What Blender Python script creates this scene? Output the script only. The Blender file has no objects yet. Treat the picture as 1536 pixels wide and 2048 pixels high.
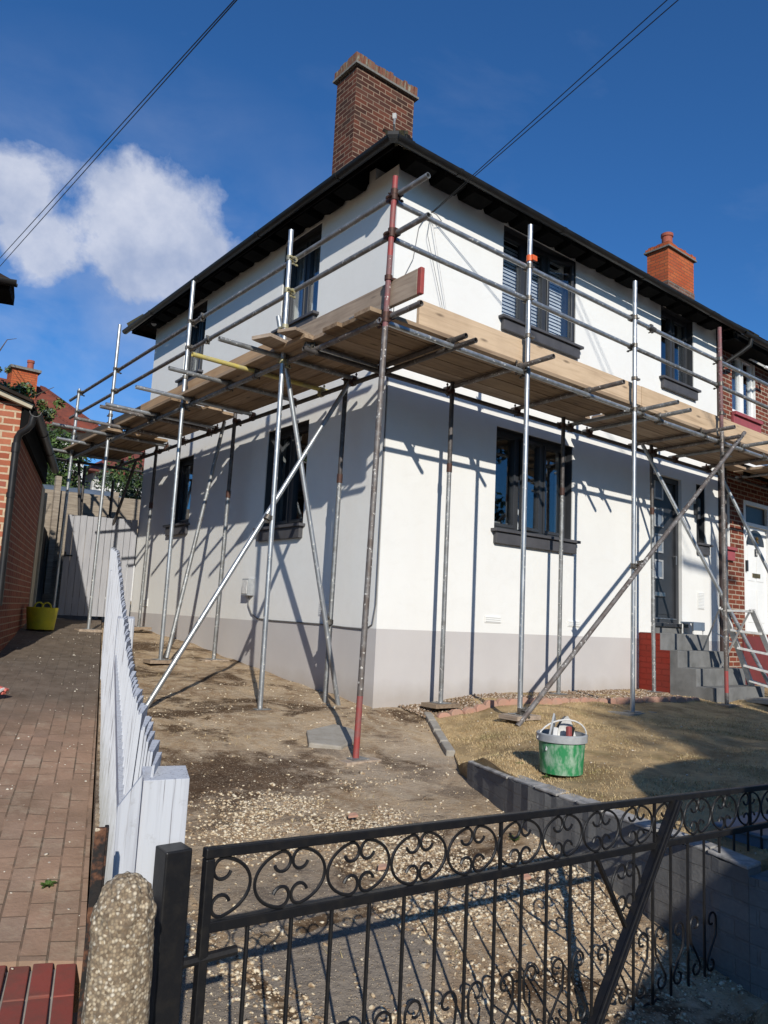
import bpy, bmesh, math, random
import numpy as np
from mathutils import Vector, Matrix
random.seed(7); rng = np.random.default_rng(7)
R = math.radians
SC = bpy.context.scene
COL = SC.collection

# ------------------------------------------------------------------ camera
CAM = Vector((-4.6946, -5.9652, 0.8714))
yaw, pitch, roll = 0.901527578, 0.137455219, 0.0487689505
fw = Vector((math.cos(pitch)*math.cos(yaw), math.cos(pitch)*math.sin(yaw), math.sin(pitch)))
rt = Vector((math.sin(yaw), -math.cos(yaw), 0)); up = rt.cross(fw)
rt2 = rt*math.cos(roll)+up*math.sin(roll); up2 = -rt*math.sin(roll)+up*math.cos(roll)
cd = bpy.data.cameras.new('camera'); cam = bpy.data.objects.new('camera', cd); COL.objects.link(cam)
cam.matrix_world = Matrix(((rt2.x, up2.x, -fw.x, CAM.x), (rt2.y, up2.y, -fw.y, CAM.y), (rt2.z, up2.z, -fw.z, CAM.z), (0, 0, 0, 1)))
cd.sensor_fit = 'VERTICAL'; cd.sensor_height = 36; cd.sensor_width = 27; cd.lens = 36*1522.72/2048
cd.clip_start = 0.05; cd.clip_end = 3000
SC.camera = cam

# ------------------------------------------------------------------ light
SUNV = Vector((0.507, 1.0, -0.57)).normalized()
sl = bpy.data.lights.new('sun', 'SUN'); sl.energy = 4.7; sl.angle = R(0.5); sl.color = (1.0, 0.95, 0.865)
so = bpy.data.objects.new('sun', sl); COL.objects.link(so); so.location = (-8, -16, 14)
so.rotation_euler = SUNV.to_track_quat('-Z', 'Y').to_euler()
SC.view_settings.view_transform = 'Standard'; SC.view_settings.look = 'None'
SC.view_settings.gamma = 1; SC.view_settings.exposure = 0.03

W = bpy.data.worlds.new('World'); SC.world = W; W.use_nodes = True
nt = W.node_tree; nt.nodes.clear()
def wn(t, **k):
    n = nt.nodes.new(t)
    for a, b in k.items(): setattr(n, a, b)
    return n
def wl(a, b): nt.links.new(a, b)
def wmath(op, a, b=None, c=None, clamp=False):
    n = wn('ShaderNodeMath', operation=op, use_clamp=clamp)
    for i, v in enumerate((a, b, c)):
        if v is None: continue
        if isinstance(v, (int, float)): n.inputs[i].default_value = v
        else: wl(v, n.inputs[i])
    return n.outputs[0]
sky = wn('ShaderNodeTexSky', sky_type='NISHITA', sun_disc=False)
sky.sun_elevation = math.asin(-SUNV.z); sky.sun_rotation = math.atan2(-SUNV.x, -SUNV.y)
sky.air_density = 1.0; sky.dust_density = 0.35; sky.ozone_density = 3.0; sky.altitude = 50
tc = wn('ShaderNodeTexCoord')
def dirvec(az, el): return (math.sin(R(az))*math.cos(R(el)), math.cos(R(az))*math.cos(R(el)), math.sin(R(el)))
def blob(c, r0, r1, stretch=(1, 1, 1)):
    s = wn('ShaderNodeVectorMath', operation='SUBTRACT'); wl(tc.outputs['Generated'], s.inputs[0]); s.inputs[1].default_value = c
    m = wn('ShaderNodeVectorMath', operation='MULTIPLY'); wl(s.outputs[0], m.inputs[0]); m.inputs[1].default_value = stretch
    l = wn('ShaderNodeVectorMath', operation='LENGTH'); wl(m.outputs[0], l.inputs[0])
    mr = wn('ShaderNodeMapRange', clamp=True); wl(l.outputs[1], mr.inputs[0])
    mr.inputs[1].default_value = r0; mr.inputs[2].default_value = r1; mr.inputs[3].default_value = 1; mr.inputs[4].default_value = 0
    return mr.outputs[0]
def wnoise(scale, detail, rough=.5, dist=0, mul=(1, 1, 1)):
    m = wn('ShaderNodeVectorMath', operation='MULTIPLY'); wl(tc.outputs['Generated'], m.inputs[0]); m.inputs[1].default_value = mul
    n = wn('ShaderNodeTexNoise'); wl(m.outputs[0], n.inputs['Vector'])
    n.inputs['Scale'].default_value = scale; n.inputs['Detail'].default_value = detail; n.inputs['Roughness'].default_value = rough; n.inputs['Distortion'].default_value = dist
    return n.outputs[0]
CLOUDS = []
def vmax(a, b): return wmath('MAXIMUM', a, b)
body = blob((.293, .855, .425), .03, .132, (1, .6, 1.0))
body = vmax(body, blob((.355, .835, .415), .0, .10, (1, .6, 1.15)))
body = vmax(body, blob((.15, .875, .455), .02, .10, (1, .6, 1.3)))
body = vmax(body, blob((.20, .888, .40), .02, .10, (1, .6, 1.5)))
n1 = wnoise(9, 9, .60, .15)
m1 = wmath('MULTIPLY_ADD', n1, 1.9, wmath('SUBTRACT', body, 1.40))
m1 = wmath('MULTIPLY', m1, 3.0, clamp=True)
lo = wmath('MULTIPLY', blob((.25, .895, .37), .0, .30, (.8, .5, 1.2)), wmath('MULTIPLY_ADD', wnoise(6, 6, .55, .3, (1, 1, 2.2)), 2.2, -.75, clamp=True))
wisp = wmath('MULTIPLY_ADD', wnoise(2.4, 7, .55, .5, (1.0, 1.6, 3.2)), 2.0, -1.02, clamp=True)
mask = vmax(m1, vmax(wmath('MULTIPLY', lo, .62), wmath('MULTIPLY', wisp, .20)))
n2 = wnoise(7, 6, .6)
ccol = wn('ShaderNodeMixRGB'); wl(wmath('MULTIPLY_ADD', n2, 3.4, -1.25, clamp=True), ccol.inputs[0])
ccol.inputs[1].default_value = (4.6, 5.4, 7.4, 1); ccol.inputs[2].default_value = (8.8, 9.1, 10.2, 1)
tint = wn('ShaderNodeMixRGB', blend_type='MULTIPLY'); tint.inputs[0].default_value = 1
wl(sky.outputs[0], tint.inputs[1]); tint.inputs[2].default_value = (.42, .93, 1.44, 1)
mx = wn('ShaderNodeMixRGB'); wl(wmath('MULTIPLY', mask, .90), mx.inputs[0]); wl(tint.outputs[0], mx.inputs[1]); wl(ccol.outputs[0], mx.inputs[2])
bg = wn('ShaderNodeBackground'); bg.inputs[1].default_value = 0.085; wl(mx.outputs[0], bg.inputs[0])
wo = wn('ShaderNodeOutputWorld'); wl(bg.outputs[0], wo.inputs[0])

# ------------------------------------------------------------------ materials
class NM:
    def __init__(s, name, rough=.7, metal=0, spec=.4):
        s.m = bpy.data.materials.new(name); s.m.use_nodes = True; s.t = s.m.node_tree
        s.b = s.t.nodes['Principled BSDF']; s.b.inputs['Roughness'].default_value = rough
        s.b.inputs['Metallic'].default_value = metal; s.b.inputs['Specular IOR Level'].default_value = spec
        s.co = {}
    def n(s, t, **k):
        x = s.t.nodes.new(t)
        for a, b in k.items(): setattr(x, a, b)
        return x
    def l(s, a, b): s.t.links.new(a, b)
    def coord(s, kind='Object', sc=(1, 1, 1)):
        c = s.n('ShaderNodeTexCoord'); m = s.n('ShaderNodeMapping'); m.inputs['Scale'].default_value = sc
        s.l(c.outputs[kind], m.inputs[0]); return m.outputs[0]
    def pos(s, sc=(1, 1, 1)):
        c = s.n('ShaderNodeNewGeometry'); m = s.n('ShaderNodeMapping'); m.inputs['Scale'].default_value = sc
        s.l(c.outputs['Position'], m.inputs[0]); return m.outputs[0]
    def noise(s, v, scale, detail=4, rough=.55, dist=0):
        x = s.n('ShaderNodeTexNoise'); s.l(v, x.inputs['Vector']); x.inputs['Scale'].default_value = scale
        x.inputs['Detail'].default_value = detail; x.inputs['Roughness'].default_value = rough; x.inputs['Distortion'].default_value = dist
        return x.outputs[0]
    def ramp(s, f, stops, interp='LINEAR'):
        x = s.n('ShaderNodeValToRGB'); s.l(f, x.inputs[0]); e = x.color_ramp; e.interpolation = interp
        while len(e.elements) < len(stops): e.elements.new(.5)
        for el, (p, c) in zip(e.elements, stops):
            el.position = p; el.color = (*c, 1) if len(c) == 3 else c
        return x.outputs[0]
    def mr(s, f, a, b, c=0, d=1):
        x = s.n('ShaderNodeMapRange', clamp=True); s.l(f, x.inputs[0])
        for i, v in enumerate((a, b, c, d)): x.inputs[i+1].default_value = v
        return x.outputs[0]
    def mix(s, f, a, b, bt='MIX'):
        x = s.n('ShaderNodeMixRGB', blend_type=bt)
        for i, v in enumerate((f, a, b)):
            if isinstance(v, (int, float)): x.inputs[i].default_value = v
            elif isinstance(v, tuple): x.inputs[i].default_value = (*v, 1)
            else: s.l(v, x.inputs[i])
        return x.outputs[0]
    def math(s, op, a, b=0.0):
        x = s.n('ShaderNodeMath', operation=op)
        for i, v in enumerate((a, b)):
            if isinstance(v, (int, float)): x.inputs[i].default_value = v
            else: s.l(v, x.inputs[i])
        return x.outputs[0]
    def col(s, c):
        if isinstance(c, tuple): s.b.inputs['Base Color'].default_value = (*c, 1)
        else: s.l(c, s.b.inputs['Base Color'])
        return s
    def bump(s, h, st=.3, d=.01):
        x = s.n('ShaderNodeBump'); x.inputs['Strength'].default_value = st; x.inputs['Distance'].default_value = d
        s.l(h, x.inputs['Height']); s.l(x.outputs[0], s.b.inputs['Normal']); return s
    def rough(s, f): s.l(f, s.b.inputs['Roughness']); return s
M = {}
def simple(name, c, c2=None, scale=8, rough=.6, metal=0, bump=.1, bd=.004, spec=.4, stretch=(1, 1, 1), lo=.35, hi=.65, detail=5):
    s = NM(name, rough, metal, spec); p = s.pos(stretch)
    f = s.noise(p, scale, detail, .6)
    s.col(s.mix(s.mr(f, lo, hi), c, c2 or tuple(x*.75 for x in c)))
    if bump: s.bump(s.noise(p, scale*4, 4), bump, bd)
    M[name] = s.m; return s
# render (wall coating)
s = NM('white_render', .85); p = s.pos()
c = s.mix(s.mr(s.noise(p, 1.3, 5, .6), .35, .7), (.74, .735, .70), (.71, .70, .665))
c = s.mix(s.mr(s.noise(s.pos((1, 1, .25)), 2.2, 6, .62), .56, .76, 0, .30), c, (.66, .645, .60))
c = s.mix(s.mr(s.noise(p, 90, 2), .3, .7, 0, .10), c, (.62, .61, .58))
c = s.mix(s.mr(s.noise(s.pos((1, 1, 1.6)), 3.4, 7, .7, 1.2), .50, .68, 0, .16), c, (.60, .58, .53))
s.col(c); s.bump(s.math('ADD', s.noise(p, 160, 3), s.math('MULTIPLY', s.noise(p, 6, 4, .6, .8), 2.5)), .4, .002); M['render'] = s.m
s = NM('grey_plinth', .8); p = s.pos()
c = s.mix(s.mr(s.noise(p, 1.6, 6, .6), .35, .7), (.47, .445, .43), (.51, .485, .465))
sp = s.n('ShaderNodeSeparateXYZ'); s.l(p, sp.inputs[0])
c = s.mix(s.mr(s.math('ADD', sp.outputs[2], s.math('MULTIPLY', s.noise(p, 5, 4), -.22)), -.06, .16, .5, 0), c, (.30, .25, .20))
s.col(c); s.bump(s.noise(p, 160, 3), .35, .0015); M['plinth'] = s.m
def brick(name, cols, mortar, bw=.225, bh=.075, ms=.011, dirt=.3, soft=.002, sq=0, bstr=.6, offs=.5):
    s = NM(name, .9, 0, .2); uv = s.coord('UV')
    nz = s.noise(uv, 14, 3)
    vm = s.n('ShaderNodeVectorMath', operation='MULTIPLY_ADD'); cmb = s.n('ShaderNodeCombineXYZ')
    s.l(s.math('SUBTRACT', nz, .5), cmb.inputs[0]); s.l(s.math('SUBTRACT', s.noise(uv, 19, 3), .5), cmb.inputs[1])
    s.l(cmb.outputs[0], vm.inputs[0]); vm.inputs[1].default_value = (.012, .010, 0); s.l(uv, vm.inputs[2])
    b = s.n('ShaderNodeTexBrick', offset=offs); s.l(vm.outputs[0], b.inputs['Vector'])
    b.inputs['Scale'].default_value = 1; b.inputs['Brick Width'].default_value = bw; b.inputs['Row Height'].default_value = bh
    b.inputs['Mortar Size'].default_value = ms; b.inputs['Mortar Smooth'].default_value = .25; b.inputs['Bias'].default_value = 0
    b.inputs['Color1'].default_value = (0, 0, 0, 1); b.inputs['Color2'].default_value = (1, 1, 1, 1); b.inputs['Mortar'].default_value = (.5, .5, .5, 1)
    face = s.ramp(b.outputs['Color'], [(0, cols[0]), (.35, cols[1]), (.7, cols[2]), (1, cols[3])])
    face = s.mix(s.mr(s.noise(uv, 40, 4), .35, .75, 0, .35), face, tuple(x*.55 for x in cols[1]))
    mort = s.mix(s.mr(s.noise(uv, 30, 3), .3, .7), mortar, tuple(x*.7 for x in mortar))
    c = s.mix(b.outputs['Fac'], face, mort)
    if dirt: c = s.mix(s.mr(s.noise(uv, 2.2, 6, .65), .45, .75, 0, dirt), c, (.05, .04, .032))
    s.col(c); h = s.math('ADD', s.math('MULTIPLY', b.outputs['Fac'], -1), s.math('MULTIPLY', s.noise(uv, 60, 3), .35))
    s.bump(h, bstr, .006); M[name] = s.m
brick('garage_brick', [(.28, .075, .04), (.36, .115, .06), (.42, .15, .08), (.30, .09, .06)], (.55, .42, .28), dirt=.15)
brick('garage_brick_shaded', [(.20, .055, .035), (.25, .075, .045), (.28, .09, .05), (.20, .06, .04)], (.40, .29, .20), dirt=.3, ms=.008)  # darker copy of the front brick, with the side wall's shade in its colour
brick('chimney_brick', [(.040, .018, .013), (.095, .032, .020), (.14, .046, .027), (.06, .022, .016)], (.28, .20, .14), dirt=.7, ms=.008)
brick('orange_brick', [(.36, .075, .03), (.44, .10, .035), (.47, .125, .045), (.36, .08, .035)], (.20, .09, .05), dirt=.1, ms=.007)
brick('sooty_brick', [(.10, .055, .04), (.17, .08, .05), (.20, .10, .07), (.09, .06, .05)], (.22, .19, .16), dirt=.5)
brick('house_brick', [(.10, .026, .017), (.17, .042, .024), (.22, .06, .032), (.13, .034, .022)], (.42, .34, .26), dirt=.45, ms=.010)
brick('red_painted_brick', [(.20, .025, .016), (.21, .028, .018), (.22, .03, .02), (.205, .026, .017)], (.19, .025, .016), dirt=.35, bstr=.35)
brick('black_painted_brick', [(.155, .156, .154), (.175, .174, .168), (.19, .186, .178), (.165, .164, .16)], (.20, .195, .185), bw=.225, bh=.075, ms=.007, dirt=.45, bstr=.9)
brick('paver', [(.13, .075, .048), (.19, .105, .065), (.23, .13, .085), (.15, .09, .065)], (.055, .042, .03), bw=.2, bh=.1, ms=.006, dirt=.2, bstr=.8)
simple('step_paint', (.175, .175, .17), (.105, .105, .10), 5, .8, bump=.4, bd=.003, lo=.38, hi=.72, detail=8)
simple('anthracite', (.030, .032, .036), (.038, .04, .044), 3, .38, bump=.03)
simple('sill_paint', (.075, .073, .078), (.055, .054, .058), 6, .6)
simple('black_plastic', (.010, .010, .011), (.020, .019, .017), 6, .42, bump=.05, spec=.3)
simple('black_timber', (.006, .006, .006), (.009, .009, .009), 6, .9, spec=.05)
simple('iron_black', (.008, .008, .009), (.018, .016, .014), 30, .45, bump=.5, bd=.001, spec=.35, lo=.45, hi=.8)
simple('roof_tile', (.040, .027, .020), (.016, .014, .012), 9, .95, bump=.5, bd=.01, spec=.1)
simple('moss_tile', (.055, .052, .022), (.03, .026, .02), 25, .95, bump=.6, bd=.01)
simple('red_roof', (.22, .055, .032), (.13, .04, .028), 2.5, .85, bump=.3)
simple('galv', (.50, .52, .53), (.30, .315, .32), 14, .42, .75, .25, .001, stretch=(1, 1, .35), lo=.3, hi=.7)
simple('galv_dull', (.30, .31, .31), (.17, .165, .155), 12, .55, .6, .4, .001, lo=.35, hi=.7)
simple('tube_rust', (.135, .11, .095), (.24, .23, .22), 10, .6, .45, .4, .001, lo=.4, hi=.72)
simple('tube_red', (.30, .055, .05), (.20, .10, .09), 12, .6, .1, .3, .001, lo=.45, hi=.75)
simple('tube_red_faded', (.22, .085, .085), (.16, .10, .095), 12, .65, .1, .3, .001)
simple('tube_yellow', (.52, .42, .10), (.38, .33, .17), 12, .55, .1, .3, .001)
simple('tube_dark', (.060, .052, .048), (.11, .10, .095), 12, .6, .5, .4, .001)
simple('coupler', (.20, .195, .18), (.11, .085, .06), 30, .5, .7, .4, .001)
simple('coupler_yellow', (.48, .42, .20), (.25, .24, .20), 30, .55, .4, .4, .001)
simple('coupler_dark', (.05, .03, .025), (.10, .045, .03), 30, .6, .4, .4, .001)
simple('orange_tape', (.75, .13, .03), None, 5, .5)
simple('board_red_end', (.34, .06, .05), (.24, .055, .045), 30, .7)
simple('white_upvc', (.80, .80, .78), (.74, .74, .72), 3, .35, bump=0)
simple('pink_sill', (.33, .075, .085), (.27, .065, .07), 8, .6)
simple('maroon_paint', (.16, .03, .03), (.13, .028, .026), 8, .7)
simple('brown_pipe', (.050, .035, .032), (.075, .05, .045), 6, .45)
simple('concrete', (.36, .33, .29), (.25, .225, .19), 6, .9, bump=.5, bd=.004)
simple('slab_stone', (.33, .305, .265), (.25, .225, .185), 10, .9, bump=.5, bd=.003)
simple('coping', (.42, .40, .37), (.20, .195, .185), 14, .9, bump=.6, bd=.004)
simple('lead_flaunch', (.14, .13, .115), (.20, .19, .165), 18, .9, bump=.6, bd=.01)
simple('pot', (.33, .085, .05), (.25, .07, .045), 8, .8)
simple('cream_paint', (.42, .37, .27), (.34, .30, .22), 5, .7)
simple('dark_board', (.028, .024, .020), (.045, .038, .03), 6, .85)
simple('grey_gate', (.33, .33, .345), (.28, .28, .295), 5, .7, stretch=(6, 6, .6), bump=.3)
simple('lap_wood', (.34, .29, .23), (.20, .165, .13), 4, .9, stretch=(1, 1, 14), bump=.4)
simple('terracotta_edge', (.42, .225, .16), (.34, .22, .16), 12, .9, bump=.5, bd=.004)
simple('green_plastic', (.02, .20, .07), (.30, .40, .31), 22, .6, bump=.2, stretch=(1, 1, .5), lo=.44, hi=.66, detail=8)
simple('grey_plastic', (.27, .28, .29), (.36, .37, .37), 20, .5)
simple('yellow_rubber', (.50, .44, .012), (.36, .33, .02), 8, .55)
simple('pink_plastic', (.62, .16, .12), (.52, .13, .10), 8, .5)
simple('dusty_white', (.66, .65, .62), (.50, .49, .46), 20, .6)
simple('steel', (.40, .41, .42), (.25, .25, .25), 20, .35, .8)
simple('brass', (.30, .20, .08), (.2, .14, .06), 20, .4, .8)
simple('cable', (.012, .012, .013), None, 5, .5)
simple('grey_cable', (.14, .14, .14), None, 5, .5)
simple('blue_grey_plastic', (.15, .19, .24), (.12, .15, .19), 6, .5)
simple('pebble_white', (.62, .57, .47), (.42, .36, .28), 20, .85)
simple('asphalt', (.05, .05, .05), (.075, .073, .07), 40, .9, bump=.4)
simple('paving', (.27, .255, .23), (.21, .20, .18), 4, .9, bump=.3)
simple('leaf_green', (.05, .10, .02), (.09, .14, .03), 9, .6, bump=0)
simple('leaf_dark', (.025, .05, .014), (.05, .085, .022), 7, .65, bump=0)
simple('leaf_blue', (.10, .14, .10), (.16, .19, .15), 7, .65, bump=0)
simple('leaf_dry', (.20, .15, .06), (.11, .12, .035), 5, .8, bump=0)
simple('bark', (.11, .08, .055), (.07, .05, .035), 12, .9, bump=.6, bd=.01)
simple('far_render', (.72, .71, .68), None, 2, .8)
simple('van_paint', (.60, .61, .62), (.58, .59, .6), 2, .25, spec=.6, bump=0)
simple('rubber', (.02, .02, .02), None, 4, .8)
simple('net_curtain', (.62, .64, .66), (.72, .73, .74), 3, .9, stretch=(18, 18, .6), bump=0)
simple('blind_slat', (.72, .74, .76), None, 3, .6, bump=0)
simple('room_dark', (.05, .048, .045), None, 3, .9, bump=0)
simple('room_bits', (.55, .55, .52), (.2, .2, .2), 3, .9, bump=0)
simple('quarry_tile', (.24, .055, .04), (.17, .06, .043), 6, .75, bump=.5, bd=.003, lo=.42, hi=.6, detail=8)
for k_ in ('galv', 'galv_dull', 'tube_rust', 'tube_red_faded', 'tube_dark'):
    m_ = M[k_]; t_ = m_.node_tree; b_ = t_.nodes['Principled BSDF']; l_ = b_.inputs['Base Color'].links[0].from_socket
    g_ = t_.nodes.new('ShaderNodeNewGeometry'); n_ = t_.nodes.new('ShaderNodeTexNoise'); n_.inputs['Scale'].default_value = 34; n_.inputs['Detail'].default_value = 5; n_.inputs['Roughness'].default_value = .65
    r_ = t_.nodes.new('ShaderNodeMapRange'); r_.inputs[1].default_value = .60; r_.inputs[2].default_value = .66; x_ = t_.nodes.new('ShaderNodeMixRGB'); x_.inputs[2].default_value = (.62, .60, .55, 1) if k_ != 'tube_dark' else (.2, .19, .17, 1)
    t_.links.new(g_.outputs['Position'], n_.inputs['Vector']); t_.links.new(n_.outputs[0], r_.inputs[0]); t_.links.new(r_.outputs[0], x_.inputs[0]); t_.links.new(l_, x_.inputs[1]); t_.links.new(x_.outputs[0], b_.inputs['Base Color'])
    q_ = t_.nodes.new('ShaderNodeMapRange'); q_.inputs[3].default_value = b_.inputs['Metallic'].default_value; q_.inputs[4].default_value = 0; t_.links.new(r_.outputs[0], q_.inputs[0]); t_.links.new(q_.outputs[0], b_.inputs['Metallic'])
def wood(name, axis, c1, c2, c3, rough=.75):
    s = NM(name, rough, 0, .25); sc = [16, 16, 16]; sc[axis] = .8
    p = s.pos(tuple(sc)); g = s.noise(p, 1.6, 6, .62, .6)
    c = s.ramp(g, [(.25, c3), (.45, c2), (.6, c1), (.8, c2)])
    c = s.mix(s.mr(s.noise(s.pos(), 1.7, 5, .6), .45, .72, 0, .5), c, c3)
    v = s.n('ShaderNodeTexVoronoi'); sc2 = [7, 7, 7]; sc2[axis] = 1.9
    s.l(s.pos(tuple(sc2)), v.inputs['Vector']); v.inputs['Scale'].default_value = 1
    c = s.mix(s.mr(v.outputs['Distance'], .05, .13, .75, 0), c, tuple(x*.35 for x in c3))
    oi = s.n('ShaderNodeObjectInfo'); hs = s.n('ShaderNodeHueSaturation'); s.l(s.mr(oi.outputs['Random'], 0, 1, .68, 1.25), hs.inputs['Value']); s.l(s.mr(oi.outputs['Random'], 0, 1, 1.1, .8), hs.inputs['Saturation']); s.l(c, hs.inputs['Color'])
    s.col(hs.outputs[0]); s.bump(g, .25, .003); M[name] = s.m
wood('toe_wood_x', 0, (.53, .375, .225), (.48, .335, .195), (.32, .21, .12))
wood('toe_wood_y', 1, (.40, .25, .12), (.34, .20, .09), (.22, .125, .055))
wood('toe_grey_y', 1, (.36, .275, .195), (.29, .215, .15), (.15, .11, .078))
wood('toe_dark_y', 1, (.115, .095, .075), (.09, .072, .055), (.05, .04, .03))
wood('deck_x', 0, (.36, .26, .165), (.29, .20, .125), (.13, .085, .052))
wood('deck_y', 1, (.34, .235, .14), (.27, .18, .10), (.12, .075, .045))
# painted fence boards, weathered
s = NM('fence_paint', .7, 0, .3); g = s.noise(s.pos((30, 30, 1.1)), 2, 6, .6, .3)
c = s.mix(s.mr(g, .48, .66), (.47, .485, .515), (.39, .40, .43))
c = s.mix(s.mr(s.noise(s.pos((26, 26, 1.3)), 3.1, 6, .65), .62, .70, 0, .45), c, (.30, .29, .30))
c = s.mix(s.mr(s.noise(s.pos((60, 60, .8)), 2.3, 3, .5), .63, .67, 0, .75), c, (.13, .12, .125))
sp_ = s.n('ShaderNodeSeparateXYZ'); s.l(s.pos(), sp_.inputs[0]); c = s.mix(s.mr(s.math('ADD', sp_.outputs[2], s.math('MULTIPLY', s.noise(s.pos(), 9, 5, .7), -.5)), -.55, -.1, .7, 0), c, (.16, .15, .10)); c = s.mix(s.mr(s.noise(s.pos(), 14, 6, .7), .60, .68, 0, .5), c, (.30, .29, .28))
s.col(c); s.bump(g, .5, .003); M['fence_paint'] = s.m
s = NM('exposed_aggregate', .9, 0, .3); p = s.coord('Object')
v = s.n('ShaderNodeTexVoronoi'); s.l(p, v.inputs['Vector']); v.inputs['Scale'].default_value = 170
f = s.n('ShaderNodeSeparateColor'); s.l(v.outputs['Color'], f.inputs[0])
c = s.ramp(f.outputs[0], [(0, (.13, .09, .055)), (.3, (.24, .175, .11)), (.6, (.36, .28, .18)), (.85, (.52, .43, .30)), (1, (.62, .56, .45))])
c = s.mix(s.mr(v.outputs['Distance'], .2, .75, 0, .8), c, (.13, .10, .07))
c = s.mix(s.mr(s.noise(p, 7, 5), .5, .75, 0, .5), c, (.10, .085, .05))
s.col(c); s.bump(v.outputs['Distance'], -1.0, .006); M['aggregate'] = s.m
s = NM('rusty_iron', .8, 0, .3); p = s.pos()
c = s.ramp(s.noise(p, 26, 5, .6), [(.38, (.012, .012, .012)), (.5, (.02, .016, .014)), (.56, (.09, .04, .022)), (.64, (.16, .075, .04)), (.68, (.50, .43, .32))])
s.col(c); s.bump(s.noise(p, 60, 4), .7, .003); M['rusty'] = s.m
# glass
s = NM('glass', .03); s.t.nodes.remove(s.b)
gl = s.n('ShaderNodeBsdfGlossy'); gl.inputs['Roughness'].default_value = .015; gl.inputs[0].default_value = (.9, .95, 1, 1)
tr = s.n('ShaderNodeBsdfTransparent'); tr.inputs[0].default_value = (.90, .92, .93, 1)
lw = s.n('ShaderNodeLayerWeight'); lw.inputs[0].default_value = .5; fr_ = s.math('POWER', lw.outputs['Facing'], 3.2); fr = s.n('ShaderNodeMath', operation='MULTIPLY_ADD'); s.l(fr_, fr.inputs[0]); fr.inputs[1].default_value = .8; fr.inputs[2].default_value = .07
ms = s.n('ShaderNodeMixShader'); s.l(fr.outputs[0], ms.inputs[0]); s.l(tr.outputs[0], ms.inputs[1]); s.l(gl.outputs[0], ms.inputs[2])
s.l(ms.outputs[0], s.t.nodes['Material Output'].inputs[0]); M['glass'] = s.m
# driveway: dirt, moss, worn concrete, pale chips
s = NM('driveway_dirt', .95, 0, .15); p = s.pos()
c = s.mix(s.mr(s.noise(p, 1.5, 7, .65), .40, .60), (.45, .33, .205), (.25, .165, .095))
c = s.mix(s.mr(s.noise(p, 9, 6, .7), .42, .66, 0, .75), c, (.52, .42, .30))
c = s.mix(s.mr(s.noise(s.pos((1, 1.5, 1)), 1.15, 8, .72, .5), .52, .585, 0, .9), c, (.075, .043, .022))
sp = s.n('ShaderNodeSeparateXYZ'); s.l(p, sp.inputs[0])
near = s.mr(sp.outputs[1], -3.5, -2.2, 1, 0)
dx_ = s.math('MULTIPLY', s.math('ADD', sp.outputs[0], 2.35), .85); dy_ = s.math('MULTIPLY', s.math('ADD', sp.outputs[1], 1.35), 1.7)
rr_n = s.math('ADD', s.math('ADD', s.math('MULTIPLY', dx_, dx_), s.math('MULTIPLY', dy_, dy_)), s.math('MULTIPLY', s.math('SUBTRACT', s.noise(p, 4.5, 7, .72), .5), 3.2))
moss = s.mr(rr_n, .35, .95, .9, 0); mossc = s.mix(s.mr(s.noise(p, 22, 5, .7), .35, .65), (.055, .030, .016), (.14, .09, .055))
mid = s.math('MULTIPLY', s.mr(sp.outputs[1], -2.9, -1.6), s.mr(sp.outputs[1], -.6, -1.3))
c = s.mix(s.math('MULTIPLY', mid, s.mr(s.noise(p, 2.4, 6, .6), .40, .58, 0, .65)), c, (.44, .355, .265))
mp_ = s.n('ShaderNodeMapping'); s.l(p, mp_.inputs[0]); mp_.inputs['Location'].default_value = (4, 4.5, 0)
bt = s.n('ShaderNodeTexBrick', offset=0); s.l(mp_.outputs[0], bt.inputs['Vector']); bt.inputs['Scale'].default_value = 1; bt.inputs['Brick Width'].default_value = .80; bt.inputs['Row Height'].default_value = .62; bt.inputs['Mortar Size'].default_value = .055; bt.inputs['Mortar Smooth'].default_value = 1
edge = s.mr(s.math('ADD', bt.outputs['Fac'], s.math('MULTIPLY', s.noise(p, 11, 5, .6), .9)), .62, .80, 1, 0)
cf = s.math('MULTIPLY', s.math('MULTIPLY', near, edge), s.mr(s.math('ADD', sp.outputs[0], s.math('MULTIPLY', s.noise(p, 3, 4), 1.0)), -1.75, -2.05, 0, 1))
c = s.mix(cf, c, s.mix(s.mr(s.noise(p, 30, 5), .3, .7), (.30, .255, .205), (.21, .175, .14)))
c = s.mix(moss, c, mossc)
v = s.n('ShaderNodeTexVoronoi'); s.l(p, v.inputs['Vector']); v.inputs['Scale'].default_value = 85
sc_ = s.n('ShaderNodeSeparateColor'); s.l(v.outputs['Color'], sc_.inputs[0])
chip = s.math('MULTIPLY', s.mr(v.outputs['Distance'], .28, .42, 1, 0), s.mr(s.math('ADD', sc_.outputs[0], s.math('MULTIPLY', s.noise(p, 2.3, 5, .6), .8)), .98, 1.1))
c = s.mix(chip, c, s.mix(sc_.outputs[1], (.56, .48, .36), (.36, .27, .18)))
s.col(c); s.bump(s.math('ADD', s.noise(p, 26, 7, .7), s.math('MULTIPLY', chip, .5)), .9, .02); M['drive'] = s.m
s = NM('lawn_soil', .95, 0, .1); p = s.pos()
c = s.mix(s.mr(s.noise(p, 3, 7, .7), .42, .58), (.52, .365, .19), (.27, .18, .09))
c = s.mix(s.mr(s.noise(p, 24, 6, .7), .4, .7, 0, .7), c, (.44, .345, .20))
c = s.mix(s.mr(s.noise(p, 1.6, 5, .6), .57, .68, 0, .5), c, (.18, .155, .06))
s.col(c); s.bump(s.noise(p, 45, 6, .75), .9, .02); M['lawn'] = s.m
s = NM('block_paving', .9, 0, .2); p = s.pos()
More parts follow.
